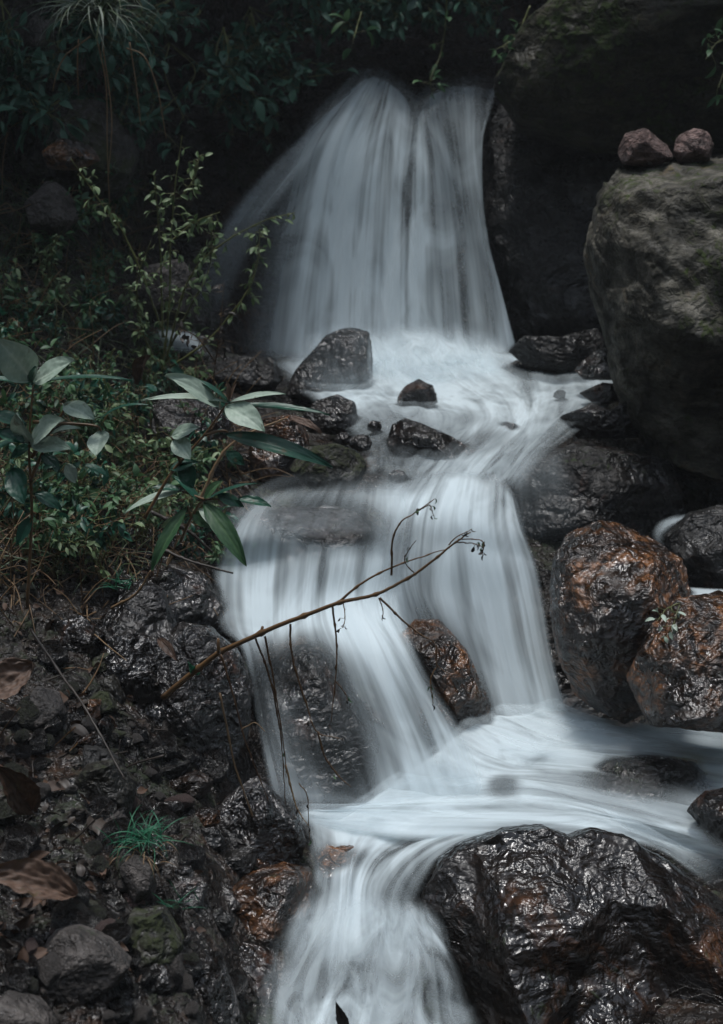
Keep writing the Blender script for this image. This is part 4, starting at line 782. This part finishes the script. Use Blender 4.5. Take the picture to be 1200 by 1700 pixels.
for k in range(250):
    py = rng.uniform(860, 1640); px = rng.uniform(-15, 200 if rng.random() < .7 else 400); px = min(px, 330) if py > 1450 else px; p, n = on_ground(px, py, .012); o = bpy.data.objects.new("dead_leaf", src[rng.integers(0, 6)]); COL.objects.link(o)
    s = .012 * (5 ** rng.random()); o.location = p; o.scale = (s, s, s); o.rotation_euler = (rng.normal(.5, .5), rng.normal(0, .5), rng.uniform(0, 6.3)); tag(o, "small brown dead leaf in the litter of the left bank", "leaf", "dead leaves littering the left bank")
def stick(label, pts, Y, r, mat="twig_dark", group=None, r1=None, name="twig"):
    g = Geo(); c = tube(g, [pt(q, Y) for q in pts], r, r1 or r * .5, 6, n=10 * len(pts), wob=.0012, knots=6); loc = c[0]
    return tag(g.build(name, M[mat], None, loc), label, "twig", group)
stick("long grey twig slanting down the mud of the lower left bank", [(52, 1045, 3.0), (100, 1115, 2.9), (150, 1190, 2.78), (208, 1295, 2.66)], 2.9, .0035)
stick("dark stick poking into the cascade from the left bank", [(255, 905, 3.6), (310, 930, 3.55), (386, 952, 3.5)], 3.5, .005)
stick("short pale twig leaning on the wet rocks of the left bank", [(185, 1010, 3.35), (225, 985, 3.3), (248, 946, 3.28)], 3.3, .004, "dry")
stick("pale bent twig crossing the plants at the pool's edge", [(330, 830, 3.7), (375, 745, 3.7), (430, 710, 3.7), (476, 690, 3.7)], 3.7, .005, "dry")
stick("thick dark stick crossing under the drooping leaves", [(250, 850, 3.5), (310, 880, 3.5), (352, 918, 3.5)], 3.5, .006)
for k in range(46):
    py = rng.uniform(700, 1400); px = rng.uniform(-10, 330 if py < 1150 else 260); p, n = on_ground(px, py, .015); l = rng.uniform(.06, .22); d = unit([rng.normal(0, 1), rng.normal(0, .4), rng.normal(0, .5)]); g = Geo()
    tube(g, [p - d * l * .5, p + rng.normal(0, .008, 3), p + d * l * .5], rng.uniform(.0015, .0035), .001, 5, 10, wob=.0015)
    tag(g.build("twig", M[random.choice(["twig_dark", "twig_dark", "twig"])], None, p), "thin fallen twig lying on the left bank", "twig", "fallen twigs on the left bank")

# the bare branch reaching over the cascade
bl = P(270, 1155, 3.0); br = empty("bare_branch", bl, "bare brown branch with hanging twigs reaching over the cascade", "branch")
g = Geo()
main = tube(g, [P(*q) for q in ((270, 1158, 3.02), (330, 1108, 2.98), (365, 1082, 2.95), (430, 1052, 2.9), (500, 1025, 2.86), (560, 1002, 2.83), (620, 990, 2.8), (670, 965, 2.78), (720, 930, 2.76), (750, 905, 2.75), (778, 886, 2.74))], 0.0072, .0013, 7, n=90, wob=.0009, knots=9)
tube(g, [P(*q) for q in ((560, 1002, 2.83), (600, 968, 2.81), (650, 940, 2.79), (700, 922, 2.78), (745, 908, 2.77))], .0030, .0010, 6, n=36, wob=.0009, knots=7)
for s in ([(432, 1056), (436, 1040)], [(363, 1085), (362, 1060)], [(438, 1050), (446, 1044)]): tube(g, [P(a, b, 2.9) for a, b in s], .0045, .003, 5, 4)
g.build("limb", M["twig"], br, bl)
TW = [[(650, 955), (652, 900), (668, 868), (690, 850), (722, 826)], [(690, 850), (712, 838), (722, 856)], [(745, 905), (762, 890), (786, 880)], [(755, 900), (785, 902), (800, 910)], [(760, 895), (798, 895), (800, 920)], [(690, 955), (672, 930), (690, 895)],
      [(425, 1060), (447, 1120), (462, 1190), (470, 1260), (474, 1340)], [(440, 1056), (455, 1130), (470, 1220), (478, 1290)], [(482, 1036), (486, 1090), (508, 1170), (528, 1215), (568, 1226)], [(528, 1215), (540, 1260), (560, 1290), (580, 1308)],
      [(552, 1006), (558, 1060), (556, 1120), (548, 1200)], [(556, 1130), (572, 1150), (574, 1165)], [(366, 1086), (385, 1150), (405, 1220), (432, 1290), (446, 1330)], [(630, 992), (668, 1030), (700, 1055), (722, 1072), (726, 1105), (745, 1120)], [(726, 1105), (715, 1130), (720, 1165)],
      [(474, 1270), (488, 1320), (496, 1350), (512, 1372)], [(365, 1150), (388, 1260), (418, 1350), (430, 1420), (440, 1490), (455, 1590)], [(630, 992), (636, 1010), (634, 1030)], [(570, 1000), (574, 1020), (572, 1040)], [(440, 1490), (420, 1510), (412, 1530)], [(496, 1300), (508, 1320), (514, 1395)], [(400, 1210), (420, 1200), (436, 1215)]]
ends = []
for s in TW:
    g = Geo(); y0 = float(np.interp(s[0][0], [270, 430, 560, 780], [3.0, 2.9, 2.83, 2.74])); c = tube(g, [P(a, b, y0 - .01 * i) for i, (a, b) in enumerate(s)], .0026 if len(s) > 3 else .0014, .0008, 5, n=9 * len(s), wob=.0011, a=random.random() ** 1.5, knots=7)
    g.build("twig", M["twig" if s[0][0] > 500 else "dry" if s[0][1] > 1100 else "twig"], br, bl); ends += [c[-1], c[int(len(c) * .6)], c[int(len(c) * .8)]]
for p in ends:
    for q in range(rng.integers(0, 3)):
        g = Geo(); d = unit([rng.normal(0, .5), rng.normal(0, .4), -1]); l = rng.uniform(.008, .018); b = p + rng.normal(0, .003, 3); tube(g, [p, b, b + d * .004], .0006, .0006, 4, 3); leaf(g, b, d, rng.normal(0, 1, 3), l, l * .5, 1.2, .7, 5, 1, .8)
        g.build("withered_leaf", M["twig_dark" if rng.random() < .7 else "leaf_bank"], br, bl)

# ------------------------------------------------------------------ thin volume added to lift the blacks, no real mist
hz = bpy.data.materials.new("black_lift_haze"); hz.use_nodes = True; ht = hz.node_tree; ht.nodes.clear()
ho = ht.nodes.new("ShaderNodeOutputMaterial"); pv = ht.nodes.new("ShaderNodeVolumePrincipled"); pv.inputs["Color"].default_value = (.9, .95, 1, 1); pv.inputs["Density"].default_value = 0.0026
ht.links.new(pv.outputs[0], ho.inputs["Volume"])
x, y0, y1, z0, z1 = 19, -17, 22, -5, 15
hzV = [(-x, y0, z0), (x, y0, z0), (x, y1, z0), (-x, y1, z0), (-x, y0, z1), (x, y0, z1), (x, y1, z1), (-x, y1, z1)]
tag(mesh_obj("added_haze", hzV, [[3, 2, 1, 0], [4, 5, 6, 7], [0, 1, 5, 4], [1, 2, 6, 5], [2, 3, 7, 6], [3, 0, 4, 7]], hz, smooth=False), kind="stuff")
